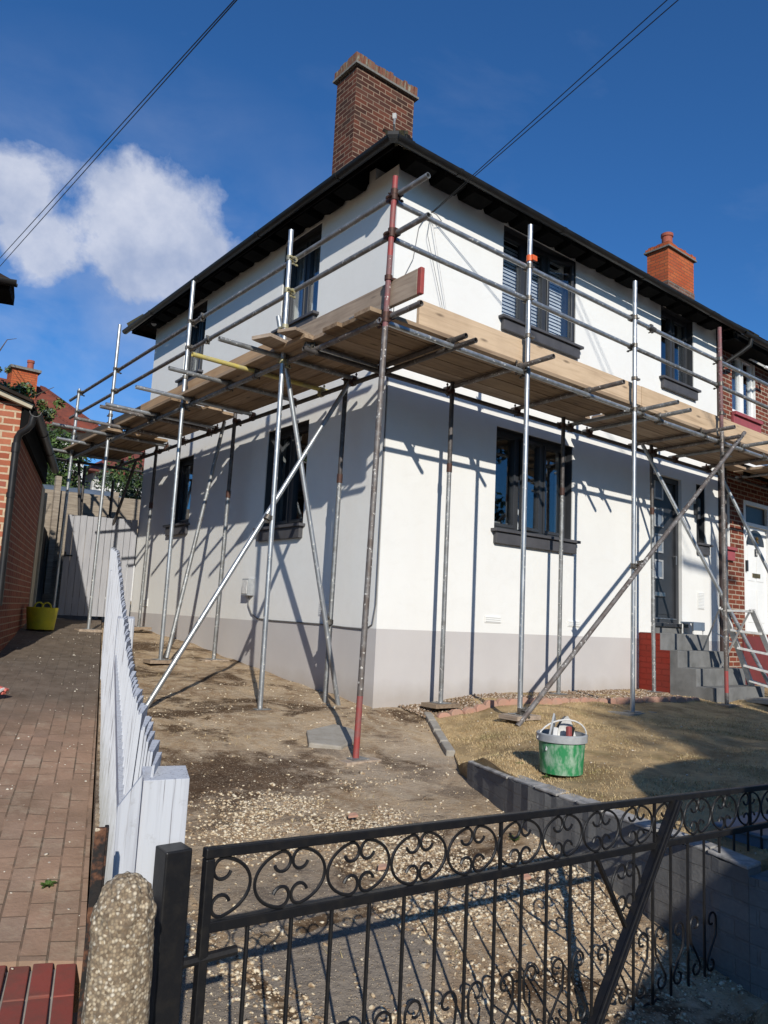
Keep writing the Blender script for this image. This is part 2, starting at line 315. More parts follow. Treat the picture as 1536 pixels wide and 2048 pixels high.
# herringbone-like alternation: two brick fields chosen by noise-free stripes
rot = s.n('ShaderNodeMapping'); s.l(p, rot.inputs[0]); rot.inputs['Rotation'].default_value = (0, 0, R(18.6))
def pav(rz, off):
    m_ = s.n('ShaderNodeMapping'); s.l(rot.outputs[0], m_.inputs[0]); m_.inputs['Rotation'].default_value = (0, 0, rz); m_.inputs['Location'].default_value = off
    b = s.n('ShaderNodeTexBrick', offset=.5); s.l(m_.outputs[0], b.inputs['Vector']); b.inputs['Scale'].default_value = 1
    b.inputs['Brick Width'].default_value = .21; b.inputs['Row Height'].default_value = .105; b.inputs['Mortar Size'].default_value = .005; b.inputs['Mortar Smooth'].default_value = .3
    b.inputs['Color1'].default_value = (0, 0, 0, 1); b.inputs['Color2'].default_value = (1, 1, 1, 1); b.inputs['Mortar'].default_value = (.5, .5, .5, 1)
    return b
b1 = pav(0, (0, 0, 0)); b2 = pav(R(90), (0, 0, 0))
ck = s.n('ShaderNodeTexChecker'); s.l(rot.outputs[0], ck.inputs[0]); ck.inputs['Scale'].default_value = 1/.21
ck.inputs[1].default_value = (0, 0, 0, 1); ck.inputs[2].default_value = (1, 1, 1, 1)
bc = b2.outputs['Color']; bf = b2.outputs['Fac']
c = s.ramp(bc, [(0, (.28, .19, .135)), (.4, (.33, .215, .148)), (.75, (.37, .24, .165)), (1, (.31, .215, .155))])
jf = s.math('MULTIPLY', bf, s.mr(s.noise(p, 5, 5), .38, .62, .05, 1))
c = s.mix(jf, c, (.045, .035, .024))
sp = s.n('ShaderNodeSeparateXYZ'); s.l(p, sp.inputs[0])
c = s.mix(s.mr(s.noise(p, 1.4, 7, .68), .42, .66, 0, .7), c, (.16, .108, .07))
c = s.mix(s.mr(s.noise(p, 5, 7, .7), .52, .70, 0, .7), c, (.40, .31, .22))
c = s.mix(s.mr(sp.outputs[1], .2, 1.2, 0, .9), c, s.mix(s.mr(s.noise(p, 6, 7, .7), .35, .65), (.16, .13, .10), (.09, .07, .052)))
v = s.n('ShaderNodeTexVoronoi'); s.l(p, v.inputs['Vector']); v.inputs['Scale'].default_value = 26
sc_ = s.n('ShaderNodeSeparateColor'); s.l(v.outputs['Color'], sc_.inputs[0])
chip = s.math('MULTIPLY', s.mr(v.outputs['Distance'], .12, .2, 1, 0), s.mr(sc_.outputs[0], .93, .96))
c = s.mix(chip, c, (.50, .44, .36)); s.col(c)
s.bump(s.math('ADD', s.math('MULTIPLY', jf, -1.0), s.math('MULTIPLY', s.noise(p, 40, 6), .6)), .7, .008); M['blockpave'] = s.m
s = NM('gravel', .85, 0, .25); p = s.pos()
c = s.ramp(s.noise(p, 48, 2, .5), [(.30, (.15, .10, .06)), (.42, (.27, .19, .12)), (.50, (.42, .33, .22)), (.58, (.60, .52, .38)), (.66, (.66, .60, .48)), (.70, (.30, .26, .22)), (.76, (.42, .18, .11))])
s.col(c); s.bump(s.noise(p, 160, 3), .4, .002); M['gravel'] = s.m
s = NM('chippings', .9, 0, .2); p = s.pos()
c = s.ramp(s.noise(p, 40, 2, .5), [(.32, (.11, .07, .045)), (.46, (.22, .145, .09)), (.55, (.34, .25, .17)), (.62, (.60, .55, .47)), (.68, (.28, .20, .15))])
s.col(c); M['chippings'] = s.m
s = NM('grass_blade', .8, 0, .2); p = s.pos()
c = s.mix(s.mr(s.noise(p, 3.1, 6, .7), .47, .62), (.60, .44, .23), (.26, .215, .08))
c = s.mix(s.mr(s.noise(p, 60, 2), .35, .65, 0, .6), c, (.58, .46, .28)); s.col(c); M['grass'] = s.m
s = NM('chimney_cap_brick', .95, 0, .2); p = s.pos((1, 1, .25))
c = s.ramp(s.noise(p, 22, 4, .7), [(.3, (.06, .045, .035)), (.45, (.19, .07, .045)), (.58, (.15, .12, .08)), (.7, (.30, .28, .22))])
s.col(c); s.bump(s.noise(p, 40, 4), .7, .01); M['cap_brick'] = s.m

# ------------------------------------------------------------------ builders
class MB:
    def __init__(s): s.v = []; s.f = []; s.mi = []; s.mats = []
    def _m(s, m):
        if m is None: m = s.mats[0] if s.mats else None
        if m not in s.mats: s.mats.append(m)
        return s.mats.index(m)
    def add(s, vs, fs, m=None):
        k = len(s.v); s.v += [tuple(x) for x in vs]; s.f += [tuple(k+i for i in f) for f in fs]
        s.mi += [s._m(m) if m or s.mats else 0]*len(fs); return s
    def box(s, a, b, m=None, T=None):
        x0, x1 = sorted((a[0], b[0])); y0, y1 = sorted((a[1], b[1])); z0, z1 = sorted((a[2], b[2]))
        vs = [(x0, y0, z0), (x1, y0, z0), (x1, y1, z0), (x0, y1, z0), (x0, y0, z1), (x1, y0, z1), (x1, y1, z1), (x0, y1, z1)]
        if T: vs = [T(v) for v in vs]
        fs = [(0, 3, 2, 1), (4, 5, 6, 7), (0, 1, 5, 4), (1, 2, 6, 5), (2, 3, 7, 6), (3, 0, 4, 7)]
        return s.add(vs, fs, m)
    def beam(s, p, q, w, h, m=None, upv=(0, 0, 1)):
        p = Vector(p); q = Vector(q); d = (q-p).normalized(); u = Vector(upv); sd = d.cross(u)
        if sd.length < 1e-4: sd = d.cross(Vector((0, 1, 0)))
        sd.normalize(); u = sd.cross(d).normalized()
        vs = [x+sd*(w/2*i)+u*(h/2*j) for x in (p, q) for i, j in ((-1, -1), (1, -1), (1, 1), (-1, 1))]
        return s.add(vs, [(0, 1, 2, 3), (7, 6, 5, 4), (0, 4, 5, 1), (1, 5, 6, 2), (2, 6, 7, 3), (3, 7, 4, 0)], m)
    def tube(s, p, q, r, n=12, m=None, hollow=0, r2=None):
        p = Vector(p); q = Vector(q); d = (q-p).normalized(); a = d.orthogonal().normalized(); b = d.cross(a)
        rr = [r, r2 if r2 is not None else r]; vs = []
        for x, r_ in zip((p, q), rr):
            vs += [x+(a*math.cos(2*math.pi*i/n)+b*math.sin(2*math.pi*i/n))*r_ for i in range(n)]
        fs = [(i, (i+1) % n, n+(i+1) % n, n+i) for i in range(n)]
        if hollow:
            for x, r_ in zip((p, q), rr):
                vs += [x+(a*math.cos(2*math.pi*i/n)+b*math.sin(2*math.pi*i/n))*(r_-hollow) for i in range(n)]
            fs += [(2*n+i, 3*n+i, 3*n+(i+1) % n, 2*n+(i+1) % n) for i in range(n)]
            fs += [(i, 2*n+i, 2*n+(i+1) % n, (i+1) % n) for i in range(n)]
            fs += [(n+i, n+(i+1) % n, 3*n+(i+1) % n, 3*n+i) for i in range(n)]
        else:
            fs += [tuple(range(n-1, -1, -1)), tuple(range(n, 2*n))]
        return s.add(vs, fs, m)
    def path(s, pts, r, n=6, m=None):
        pts = [Vector(p) for p in pts]; vs = []; fs = []; N = len(pts)
        d0 = (pts[1]-pts[0]).normalized(); a = d0.orthogonal().normalized()
        for k, p in enumerate(pts):
            d = (pts[min(k+1, N-1)]-pts[max(k-1, 0)]).normalized()
            a = (a-d*a.dot(d)).normalized(); b = d.cross(a); rr = r[k] if isinstance(r, (list, tuple)) else r
            vs += [p+(a*math.cos(2*math.pi*i/n)+b*math.sin(2*math.pi*i/n))*rr for i in range(n)]
        for k in range(N-1):
            fs += [(k*n+i, k*n+(i+1) % n, (k+1)*n+(i+1) % n, (k+1)*n+i) for i in range(n)]
        fs += [tuple(range(n-1, -1, -1)), tuple(range((N-1)*n, N*n))]
        return s.add(vs, fs, m)
    def lathe(s, prof, c=(0, 0, 0), n=24, m=None, sx=1, sy=1, wob=0):
        vs = []; K = len(prof)
        for (r, z) in prof:
            vs += [(c[0]+r*sx*math.cos(2*math.pi*i/n), c[1]+r*sy*math.sin(2*math.pi*i/n), c[2]+z) for i in range(n)]
        fs = [(k*n+i, k*n+(i+1) % n, (k+1)*n+(i+1) % n, (k+1)*n+i) for k in range(K-1) for i in range(n)]
        fs += [tuple(range(n-1, -1, -1)), tuple(range((K-1)*n, K*n))]
        return s.add(vs, fs, m)
    def extrude(s, poly, p, q, m=None, xa=None, za=(0, 0, 1)):
        # profile (a,b) in plane spanned by xa, za, swept p->q
        p = Vector(p); q = Vector(q); xa = Vector(xa); za = Vector(za); n = len(poly)
        vs = [x+xa*a+za*b for x in (p, q) for a, b in poly]
        fs = [(i, (i+1) % n, n+(i+1) % n, n+i) for i in range(n)]+[tuple(range(n-1, -1, -1)), tuple(range(n, 2*n))]
        return s.add(vs, fs, m)
    def build(s, name, mat=None, parent=None, smooth=False, bevel=0, label=None, kind=None):
        me = bpy.data.meshes.new(name); me.from_pydata(s.v, [], s.f)
        bm = bmesh.new(); bm.from_mesh(me); bmesh.ops.recalc_face_normals(bm, faces=bm.faces)
        uv = bm.loops.layers.uv.new('UV')
        for f in bm.faces:
            nn = f.normal; ax = max(range(3), key=lambda i: abs(nn[i]))
            for l in f.loops:
                c = l.vert.co
                l[uv].uv = (c.y, c.z) if ax == 0 else (c.x, c.z) if ax == 1 else (c.x, c.y)
        bm.to_mesh(me); bm.free()
        mats = s.mats if s.mats and s.mats[0] else ([mat] if mat else [])
        for k in (mats or [mat]): me.materials.append(M[k])
        if s.mats and s.mats[0]: me.polygons.foreach_set('material_index', s.mi)
        if smooth:
            me.polygons.foreach_set('use_smooth', [True]*len(me.polygons)); me.set_sharp_from_angle(angle=R(38))
        o = bpy.data.objects.new(name, me); COL.objects.link(o)
        if parent: o.parent = parent; o.matrix_parent_inverse = Matrix.Translation(-Vector(parent.location))
        if bevel:
            b = o.modifiers.new('bevel', 'BEVEL'); b.width = bevel; b.segments = 2; b.limit_method = 'ANGLE'
        if label: o['label'] = label
        if kind: o['kind'] = kind
        return o
def thing(name, loc, label, cat, group=None):
    o = bpy.data.objects.new(name, None); COL.objects.link(o); o.location = loc
    o.empty_display_size = .2; o['label'] = label; o['category'] = cat
    if group: o['group'] = group
    return o
def tag(o, label, cat, group=None):
    o['label'] = label; o['category'] = cat
    if group: o['group'] = group
    return o
def sub(o, parent):       # parts built in world space hang under another part
    o.parent = parent; o.matrix_parent_inverse = Matrix.Identity(4); return o
def interp(x, xs, ys): return float(np.interp(x, xs, ys))

# ------------------------------------------------------------------ ground heights
def Hd(x, y): return interp(y, [-7, -4.7, -4.1, -3.6, -2.9, -1.8, -1.25, 0, 1.32, 2.5, 3.9, 6.54, 9, 14], [-.62, -.60, -.53, -.42, -.32, -.235, -.19, -.01, .10, .205, .355, .54, .62, .7])
def Hn(x, y): return interp(y, [-7, -4, -2.8, 0, 3, 5.2, 7, 14], [-.65, -.63, -.55, -.11, .26, .48, .6, .75])
UX, UY = .3130, .9498
def FR(D, d): return (CAM.x+UX*D+UY*d, CAM.y+UY*D-UX*d)
def xf(y): return CAM.x+(y-CAM.y)*UX/UY+.105
WL = [(-.30, -1.45), (-.62, -1.84), (-1.08, -2.9), (-1.2, -3.5), (-1.40, -4.35)]
def xw(y):
    if y > -.3: return .45
    return interp(-y, [.3, .9, 1.45, 1.84, 2.9, 3.5, 4.35], [.45, .05, -.30, -.62, -1.08, -1.2, -1.40])
def Hl(x, y):
    b = interp(y, [-5, -4.3, -2.8, -1.6, -1.0, -.3, .2], [-.10, -.09, -.07, -.02, .045, .085, .09])
    if y > -2.2:
        e = max(0, min(1, (x-xw(y))/1.05)); e = e*e*(3-2*e); w = min(1, (y+2.2)/.5)
        lo_ = Hd(x, y)+.02
        b = b*(1-w)+w*(b*e+lo_*(1-e))
    return b
def nz2(x, y, a): return a*(math.sin(x*7.1+y*3.3)+math.sin(x*2.7-y*8.9+1.3)+math.sin(x*13.7+y*11.1+.5)*.6)
def strip(name, ys, xl, xr, nx, H, mat, amp=.006, skirt=0):
    mb = MB(); vs = []
    for y in ys:
        a, b = xl(y), xr(y)
        for i in range(nx+1):
            x = a+(b-a)*i/nx; vs.append((x, y, H(x, y)+nz2(x, y, amp)))
    fs = [(j*(nx+1)+i, j*(nx+1)+i+1, (j+1)*(nx+1)+i+1, (j+1)*(nx+1)+i) for j in range(len(ys)-1) for i in range(nx)]
    nv = len(vs); per = [i for i in range(nx+1)]+[j*(nx+1)+nx for j in range(1, len(ys))]+[(len(ys)-1)*(nx+1)+i for i in range(nx-1, -1, -1)]+[j*(nx+1) for j in range(len(ys)-2, 0, -1)]
    if skirt:
        m_ = len(per); vs += [vs[i] for i in per]+[(vs[i][0], vs[i][1], vs[i][2]-skirt) for i in per]; fs += [(nv+k, nv+(k+1) % m_, nv+m_+(k+1) % m_, nv+m_+k) for k in range(m_)]
    mb.add(vs, fs); o = mb.build(name, mat, smooth=True, kind='structure'); return o
ar = lambda a, b, st: list(np.arange(a, b+1e-6, st))
strip('driveway', ar(-4.42, 9.0, .06), lambda y: xf(y)-.01, lambda y: (xw(y)+.02 if y < -.3 else (.45 if y < 0 else .06 if y < 6.6 else 6)), 60, Hd, 'drive', skirt=.5)
strip('lawn', ar(-4.30, .02, .06), lambda y: xw(y)+.02, lambda y: 13, 160, Hl, 'lawn', .008, skirt=.45)
mb = MB(); Dn = ar(3.44, 20, .07); nd = 40; vs = []
for D_ in Dn:
    for k in range(nd+1): x_, y_ = FR(D_, -3.2+3.28*k/nd); vs.append((x_, y_, Hn(x_, y_)+nz2(x_, y_, .004)))
mb.add(vs, [(a_*(nd+1)+b_, a_*(nd+1)+b_+1, (a_+1)*(nd+1)+b_+1, (a_+1)*(nd+1)+b_) for a_ in range(len(Dn)-1) for b_ in range(nd)])
e_ = vs[:nd+1]; mb.add(e_+[(x_, y_, z_-.3) for x_, y_, z_ in e_], [(k, k+1, nd+2+k, nd+1+k) for k in range(nd)])
e_ = [vs[a_*(nd+1)+nd] for a_ in range(len(Dn))]; mb.add(e_+[(x_, y_, z_-.3) for x_, y_, z_ in e_], [(k, k+1, len(Dn)+k+1, len(Dn)+k) for k in range(len(Dn)-1)])
mb.build('neighbour_drive', 'blockpave', smooth=True, kind='structure')
strip('pavement', [-6.6, -6.2, -5.4, -4.4, -2.9], lambda y: -30, lambda y: (40 if y < -4.35 else xf(y)-.05 if y > -4 else xf(y)-.05), 30, lambda x, y: -.655 if y < -4.3 else -.64, 'paving', 0)
strip('road', [-60, -30, -16, -14, -6.6], lambda y: -60, lambda y: 80, 10, lambda x, y: -.78, 'asphalt', 0)
def Hg(x, y): return interp(y, [-400, -6.7, -4, 0, 6, 9, 20, 60, 900], [-.82, -.82, -.75, -.35, .35, .55, 1.0, 1.0, 0])
mb = MB(); gy = [-400, -60, -6.7, -4, -2, 0, 3, 6, 9, 14, 20, 60, 200, 900]; gx = [-600, -100, -40, -20, -12, -6, 0, 4, 8, 12, 20, 40, 100, 600]
mb.add([(x, y, Hg(x, y)) for y in gy for x in gx], [(j*len(gx)+i, j*len(gx)+i+1, (j+1)*len(gx)+i+1, (j+1)*len(gx)+i) for j in range(len(gy)-1) for i in range(len(gx)-1)])
mb.build('ground', 'lawn', kind='structure')
mb = MB(); mb.box((-30, -6.72, -.80), (-.0, -6.6, -.652)); mb.box((0, -6.72, -.80), (40, -6.6, -.652)); mb.build('kerb', 'concrete', kind='structure')
# red brick tile row at the mouth of the neighbour's drive (each header brick separated by a pale joint)
mb = MB()
tp = [FR(3.18+.0, d) for d in (-.78,)]
for i in range(11):
  d0 = -.86+i*.084
  for (Da, Db) in ((3.42, 3.205), (3.193, 2.98)):
    (ax_, ay_), (bx_, by_) = FR(Da, d0), FR(Da, d0+.072); (cx_, cy_), (dx_, dy_) = FR(Db, d0+.072), FR(Db, d0)
    z0 = -.7; jz = .004*math.sin(i*3.1+Da*9); zz = [max(Hn(a_, b_), -.565)+.006+jz for a_, b_ in ((ax_, ay_), (bx_, by_), (cx_, cy_), (dx_, dy_))]
    vs = [(ax_, ay_, z0), (bx_, by_, z0), (cx_, cy_, z0), (dx_, dy_, z0), (ax_, ay_, zz[0]), (bx_, by_, zz[1]), (cx_, cy_, zz[2]), (dx_, dy_, zz[3])]
    mb.add(vs, [(0, 3, 2, 1), (4, 5, 6, 7), (0, 1, 5, 4), (1, 2, 6, 5), (2, 3, 7, 6), (3, 0, 4, 7)])
mb.build('brick_edging_strip', 'quarry_tile', kind='structure', bevel=.004)
a, b = FR(3.43, -.9), FR(3.43, .035); c_, d_ = FR(2.4, .035), FR(2.4, -.9)
mb = MB(); mb.add([(a[0], a[1], Hn(*a)-.03), (b[0], b[1], Hn(*b)-.022), (c_[0], c_[1], -.64), (d_[0], d_[1], -.64), (a[0], a[1], -.7), (b[0], b[1], -.7), (c_[0], c_[1], -.7), (d_[0], d_[1], -.7)], [(0, 1, 2, 3), (4, 5, 1, 0), (5, 6, 2, 1), (6, 7, 3, 2), (7, 4, 0, 3)])
mb.build('mortar_bed', 'concrete', kind='structure')
# ------------------------------------------------------------------ the white house
HW, HDp, ZP, ZT = 6.66, 6.62, .758, 5.70
house = thing('white_house', (3.3, 3.3, 0), 'white rendered two-storey house with grey plinth and anthracite windows behind the scaffold', 'house')
TF = lambda v: (v[0], -v[1], v[2])          # front wall: u, outward, z
TS = lambda v: (-v[1], v[0], v[2])          # side wall
def wall_panel(mb, T, u0, u1, z0, z1, holes, thick, mat):
    us = sorted({u0, u1, *[h[0] for h in holes], *[h[1] for h in holes]}); zs = sorted({z0, z1, *[h[2] for h in holes], *[h[3] for h in holes]})
    us = [u for u in us if u0 <= u <= u1]; zs = [z for z in zs if z0 <= z <= z1]
    for a, b in zip(us, us[1:]):
        run = None
        for c, d in zip(zs, zs[1:]):
            mu, mz = (a+b)/2, (c+d)/2
            if any(h[0] < mu < h[1] and h[2] < mz < h[3] for h in holes):
                if run: mb.box((a, 0, run[0]), (b, -thick, run[1]), mat, T); run = None
            else: run = (run[0], d) if run else (c, d)
        if run: mb.box((a, 0, run[0]), (b, -thick, run[1]), mat, T)
W1 = (1.655, 3.055, 4.47, 5.64); W2 = (1.63, 3.04, 1.935, 3.135); W3 = (5.06, 5.965, 4.55, 5.66)
DR = (4.80, 5.60, .985, 3.09); WS = (6.01, 6.27, 2.20, 3.10)
FH = [W1, W2, W3, DR, WS]
S1 = (1.46, 2.32, 4.45, 5.62); S2 = (1.47, 2.42, 1.90, 3.14); S3 = (4.60, 5.32, 4.45, 5.60); S4 = (4.62, 5.30, 2.12, 3.15)
SH = [S1, S2, S3, S4]
mb = MB()
wall_panel(mb, TF, 0, HW, ZP, ZT, FH, .28, 'render')
wall_panel(mb, TS, .28, HDp, ZP, ZT, SH, .28, 'render')
mb.box((HW-.2, .28, ZP), (HW, HDp-.25, ZT-.001), 'render'); mb.box((.28, HDp-.25, ZP), (HW, HDp, ZT-.002), 'render')
# render carried up between the rafter feet
mb.box((.29, .002, ZT+.0005), (HW, .05, ZT+.21), 'render')
for i in range(15): mb.box((.002, .42+i*.43, ZT), (.2, .53+i*.43, ZT+.15), 'render')
mb.build('wall', parent=house)
mb = MB(); wall_panel(mb, TF, 0, HW, -.6, ZP, [], .28, 'plinth'); mb.build('plinth', parent=house)
mb = MB(); wall_panel(mb, TS, .28, HDp, -.6, ZP, [], .28, 'plinth'); mb.build('plinth', parent=house)
mb = MB(); mb.box((.28, .28, 3.62), (HW-.2, HDp-.25, 3.75), 'room_dark'); mb.box((.28, .28, .70), (HW-.2, HDp-.25, .80), 'room_dark')
mb.box((3.6, .3, .8), (3.7, HDp-.3, 3.6), 'room_dark'); mb.box((.3, 3.4, .8), (HW-.3, 3.5, 3.6), 'room_dark'); mb.box((.3, 3.4, 3.75), (HW-.3, 3.5, 5.6), 'room_dark')
mb.box((3.9, .3, 3.75), (4.0, 3.4, 5.6), 'room_dark'); mb.build('floor_and_partition', parent=house)
def window(par, T, w, lights, rec=.10, frame='anthracite', sill='sill_paint', blinds=None, curt=None, openl=None, fw_=.05, transom=None, sillh=.13, silld=.10, glassname='pane', boxsill=True):
    u0, u1, z0, z1 = w; mb = MB(); dep = .07
    F = lambda a, b: mb.box(a, b, frame, T)
    d0, d1 = -rec, -rec-dep
    F((u0, d0, z0), (u0+fw_, d1, z1)); F((u1-fw_, d0, z0), (u1, d1, z1)); F((u0+fw_, d0, z1-fw_), (u1-fw_, d1, z1)); F((u0+fw_, d0, z0), (u1-fw_, d1, z0+fw_))
    # lining of the reveal in frame colour
    F((u0, -.012, z0), (u0+.008, d0, z1-.008)); F((u1-.008, -.012, z0), (u1, d0, z1-.008)); F((u0, -.012, z1-.008), (u1, d0, z1))
    inner0, inner1 = u0+fw_, u1-fw_; edges = [inner0]
    tot = sum(lights); x = inner0
    for i, l in enumerate(lights[:-1]):
        x += (inner1-inner0)*l/tot; F((x-.03, d0, z0+fw_), (x+.03, d1, z1-fw_)); edges.append(x)
    edges.append(inner1)
    fr = mb.build('window', parent=par, bevel=.004)
    for i in range(len(lights)):
        a, b = edges[i]+(.03 if i else 0), edges[i+1]-(.03 if i < len(lights)-1 else 0); c, d = z0+fw_, z1-fw_
        sm = MB(); st = .036; s0, s1 = d0+.012, d0-.05
        for q in (((a, s0, c), (a+st, s1, d)), ((b-st, s0, c), (b, s1, d)), ((a+st, s0, d-st), (b-st, s1, d)), ((a+st, s0, c), (b-st, s1, c+st))): sm.box(*q, frame, T)
        if transom: sm.box((a+st, s0, transom-.02), (b-st, s1, transom+.02), frame, T)
        so_ = sm.build('sash', parent=None, bevel=.003); pm = MB(); pm.box((a+st-.003, -rec-.025, c+st-.003), (b-st+.003, -rec-.029, d-st+.003), 'glass', T); po = pm.build(glassname)
        sub(so_, fr); sub(po, fr)
        if openl and i == openl[0]:
            pv = Vector(T((a if openl[2] else b, s0, 0))); mat_ = Matrix.Translation(pv) @ Matrix.Rotation(R(openl[1]), 4, 'Z') @ Matrix.Translation(-pv)
            so_.data.transform(mat_); po.data.transform(mat_)
    if sill:
        sm = MB()
        if boxsill:
            sm.box((u0-.055, .085, z0-.035), (u1+.075, -rec-.02, z0-.001), sill, T); sm.box((u0-.01, .055, z0-.036-sillh), (u1+.03, .001, z0-.036), sill, T)
        else: sm.box((u0-.03, .03, z0-.04), (u1+.03, -rec, z0-.001), sill, T)
        sub(sm.build('sill', bevel=.004), fr)
    if blinds:
        for bi, (ba, bb) in enumerate(blinds):
            sm = MB(); z = z0+.12
            ang = -R(66)
            while z < z1-.10:
                cy, hw = -rec-.10, .0235
                dy, dz = hw*math.cos(ang), hw*math.sin(ang)
                vs = [(ba, cy-dy, z-dz), (bb, cy-dy, z-dz), (bb, cy+dy, z+dz), (ba, cy+dy, z+dz)]; vs += [(a_, b_, c_+.004) for a_, b_, c_ in vs]
                sm.add([T(v) for v in vs], [(0, 3, 2, 1), (4, 5, 6, 7), (0, 1, 5, 4), (1, 2, 6, 5), (2, 3, 7, 6), (3, 0, 4, 7)], 'blind_slat'); z += .046
            sub(sm.build('blind'), fr)
    if curt:
        for (ca, cb) in curt:
            sm = MB(); n = 40; vs = []
            for k in range(n+1):
                u = ca+(cb-ca)*k/n; dd = -rec-.16-.02*math.sin(k*1.3)-.008*math.sin(k*2.9)
                vs += [T((u, dd, z0+.02)), T((u, dd, z1-.02)), T((u, dd-.004, z1-.02)), T((u, dd-.004, z0+.02))]
            fs = []
            for k in range(n):
                for j in range(4): fs.append((k*4+j, k*4+(j+1) % 4, (k+1)*4+(j+1) % 4, (k+1)*4+j))
            sm.add(vs, fs, 'net_curtain'); sub(sm.build('curtain', smooth=True), fr)
    return fr
window(house, TF, W1, [.42, .40, .44], blinds=[(1.71, 2.13), (2.15, 2.58), (2.60, 3.0)], openl=(2, -14, True))
w2 = window(house, TF, W2, [.44, .46, .44], openl=(1, 10, False))
window(house, TF, W3, [.5, .5], curt=None)
window(house, TF, WS, [1], fw_=.035)
window(house, TS, S1, [.5, .5], curt=[(1.53, 1.92), (1.95, 2.27)])
window(house, TS, S2, [.5, .5], openl=(1, -6, True))
window(house, TS, S3, [.5, .5], curt=[(4.65, 5.0), (5.02, 5.28)])
window(house, TS, S4, [1])
# things seen dimly inside the living room
mb = MB(); mb.box((1.95, .42, 1.0), (2.4, .5, 1.0+1.1), 'room_bits'); mb.tube((2.1, .55, 1.0), (2.1, .55, 2.5), .012, 8, 'dusty_white'); mb.box((1.98, .54, 2.45), (2.22, .56, 2.47), 'dusty_white')
mb.box((2.62, .6, 2.0), (2.78, .62, 2.72), 'net_curtain'); mb.build('room_contents', parent=house)
# front door
mb = MB(); u0, u1, z0, z1 = DR
for q in (((u0, -.05, z0), (u0+.075, -.13, z1)), ((u1-.075, -.05, z0), (u1, -.13, z1)), ((u0+.075, -.05, z1-.08), (u1-.075, -.13, z1)), ((u0+.075, -.05, z0), (u1-.075, -.13, z0+.05))): mb.box(*q, 'anthracite', TF)
mb.box((u0+.076, -.085, z0+.051), (u1-.076, -.125, z1-.081), 'anthracite', TF)
mb.box((u0+.15, -.076, z0+.12), (u1-.14, -.084, z1-.14), 'anthracite', TF)
dr = mb.build('door', parent=house, bevel=.006)
for k in range(4):
    zz = z0+.62+k*.37+(.03 if k == 3 else 0); sm = MB(); hh = .27 if k < 3 else .32; ux = u0+.18
    for q in (((ux, -.058, zz), (ux+.23, -.076, zz+.025)), ((ux, -.058, zz+hh-.025), (ux+.23, -.076, zz+hh)), ((ux, -.058, zz+.025), (ux+.025, -.076, zz+hh-.025)), ((ux+.205, -.058, zz+.025), (ux+.23, -.076, zz+hh-.025))): sm.box(*q, 'grey_plastic' if k < 3 else 'dusty_white', TF)
    sm.box((ux+.026, -.068, zz+.026), (ux+.204, -.0755, zz+hh-.026), 'blue_grey_plastic', TF); sub(sm.build('door_light'), dr)
sm = MB(); sm.box((u0+.18, -.06, z0+.36), (u0+.46, -.076, z0+.44), 'anthracite', TF); sm.box((u0+.19, -.052, z0+.372), (u0+.45, -.06, z0+.428), 'steel', TF); sub(sm.build('letterbox', bevel=.003), dr)
sm = MB(); sm.box((u0+.05, .04, z0-.05), (u1+.1, -.06, z0-.001), 'anthracite', TF); sm.box((u0+.02, -.04, z0+.052), (u1-.08, -.075, z0+.07), 'steel', TF); sub(sm.build('threshold', bevel=.004), dr)
sm = MB(); sm.box((u0, .003, .842), (u1+.03, -.1, z0-.055), 'step_paint', TF); sub(sm.build('step_riser'), dr)
sm = MB(); sm.tube(TF((u1-.13, -.06, 1.95)), TF((u1-.13, -.01, 1.95)), .009, 8, 'steel'); sm.tube(TF((u1-.13, -.012, 1.95)), TF((u1-.13, -.012, 1.83)), .008, 8, 'steel'); sub(sm.build('handle'), dr)
# small fittings on the walls
def vent(T, u, z, w, h, m='render'):
    v = MB(); v.box((u, .008, z), (u+w, .001, z+h), m, T); n = int(h/.022)
    for k in range(n): v.box((u+.012, .016, z+.012+k*.022), (u+w-.012, .009, z+.022+k*.022), 'white_upvc', T)
    v.build('air_vent', parent=house)
vent(TF, 1.52, .87, .26, .075); vent(TF, 2.98, .87, .24, .075); vent(TF, 6.02, 1.22, .19, .25); vent(TS, .82, .86, .2, .14); vent(TS, 5.9, .86, .2, .13)
mb = MB(); mb.box((2.50, .09, 1.06), (2.66, .001, 1.27), 'grey_plastic', TS); mb.box((2.515, .098, 1.08), (2.645, .09, 1.25), 'dusty_white', TS); mb.build('junction_box', parent=house, bevel=.012)
mb = MB(); mb.path([(-.03, 2.58, 1.06), (-.025, 2.585, .95), (-.02, 2.5, .84), (-.014, 2.35, .785), (-.012, 2.0, .772), (-.012, 1.0, .768), (-.012, .5, .75), (-.014, .16, .745), (-.016, .05, .80), (-.014, .012, 1.0), (-.012, .008, 2.0), (-.012, .008, 3.6)], .007, 6, 'grey_cable'); mb.build('cable_run', parent=house, smooth=True)
mb = MB(); mb.path([(.44, -.05, 5.28), (.36, -.03, 5.2), (.30, -.02, 5.08), (.24, -.02, 4.7), (.10, -.015, 4.4), (.015, -.012, 4.1), (.01, -.012, 3.6)], .004, 5, 'grey_cable')
mb.path([(.44, -.05, 5.28), (.52, -.05, 5.0), (.72, -.04, 4.3), (.86, -.03, 3.6)], .004, 5, 'dusty_white'); mb.path([(.44, -.05, 5.28), (.40, -.05, 5.02), (.66, -.04, 4.3), (.82, -.03, 3.55)], .003, 5, 'grey_cable')
mb.path([(.44, -.05, 5.27), (.50, -.06, 5.20), (.58, -.07, 5.24), (.52, -.05, 5.30), (.44, -.04, 5.31)], .005, 5, 'grey_cable'); mb.build('drop_cable', parent=house, smooth=True)
mb = MB(); mb.box((6.35, .16, 5.80), (6.5, 0, 5.86), 'grey_plastic', TS)
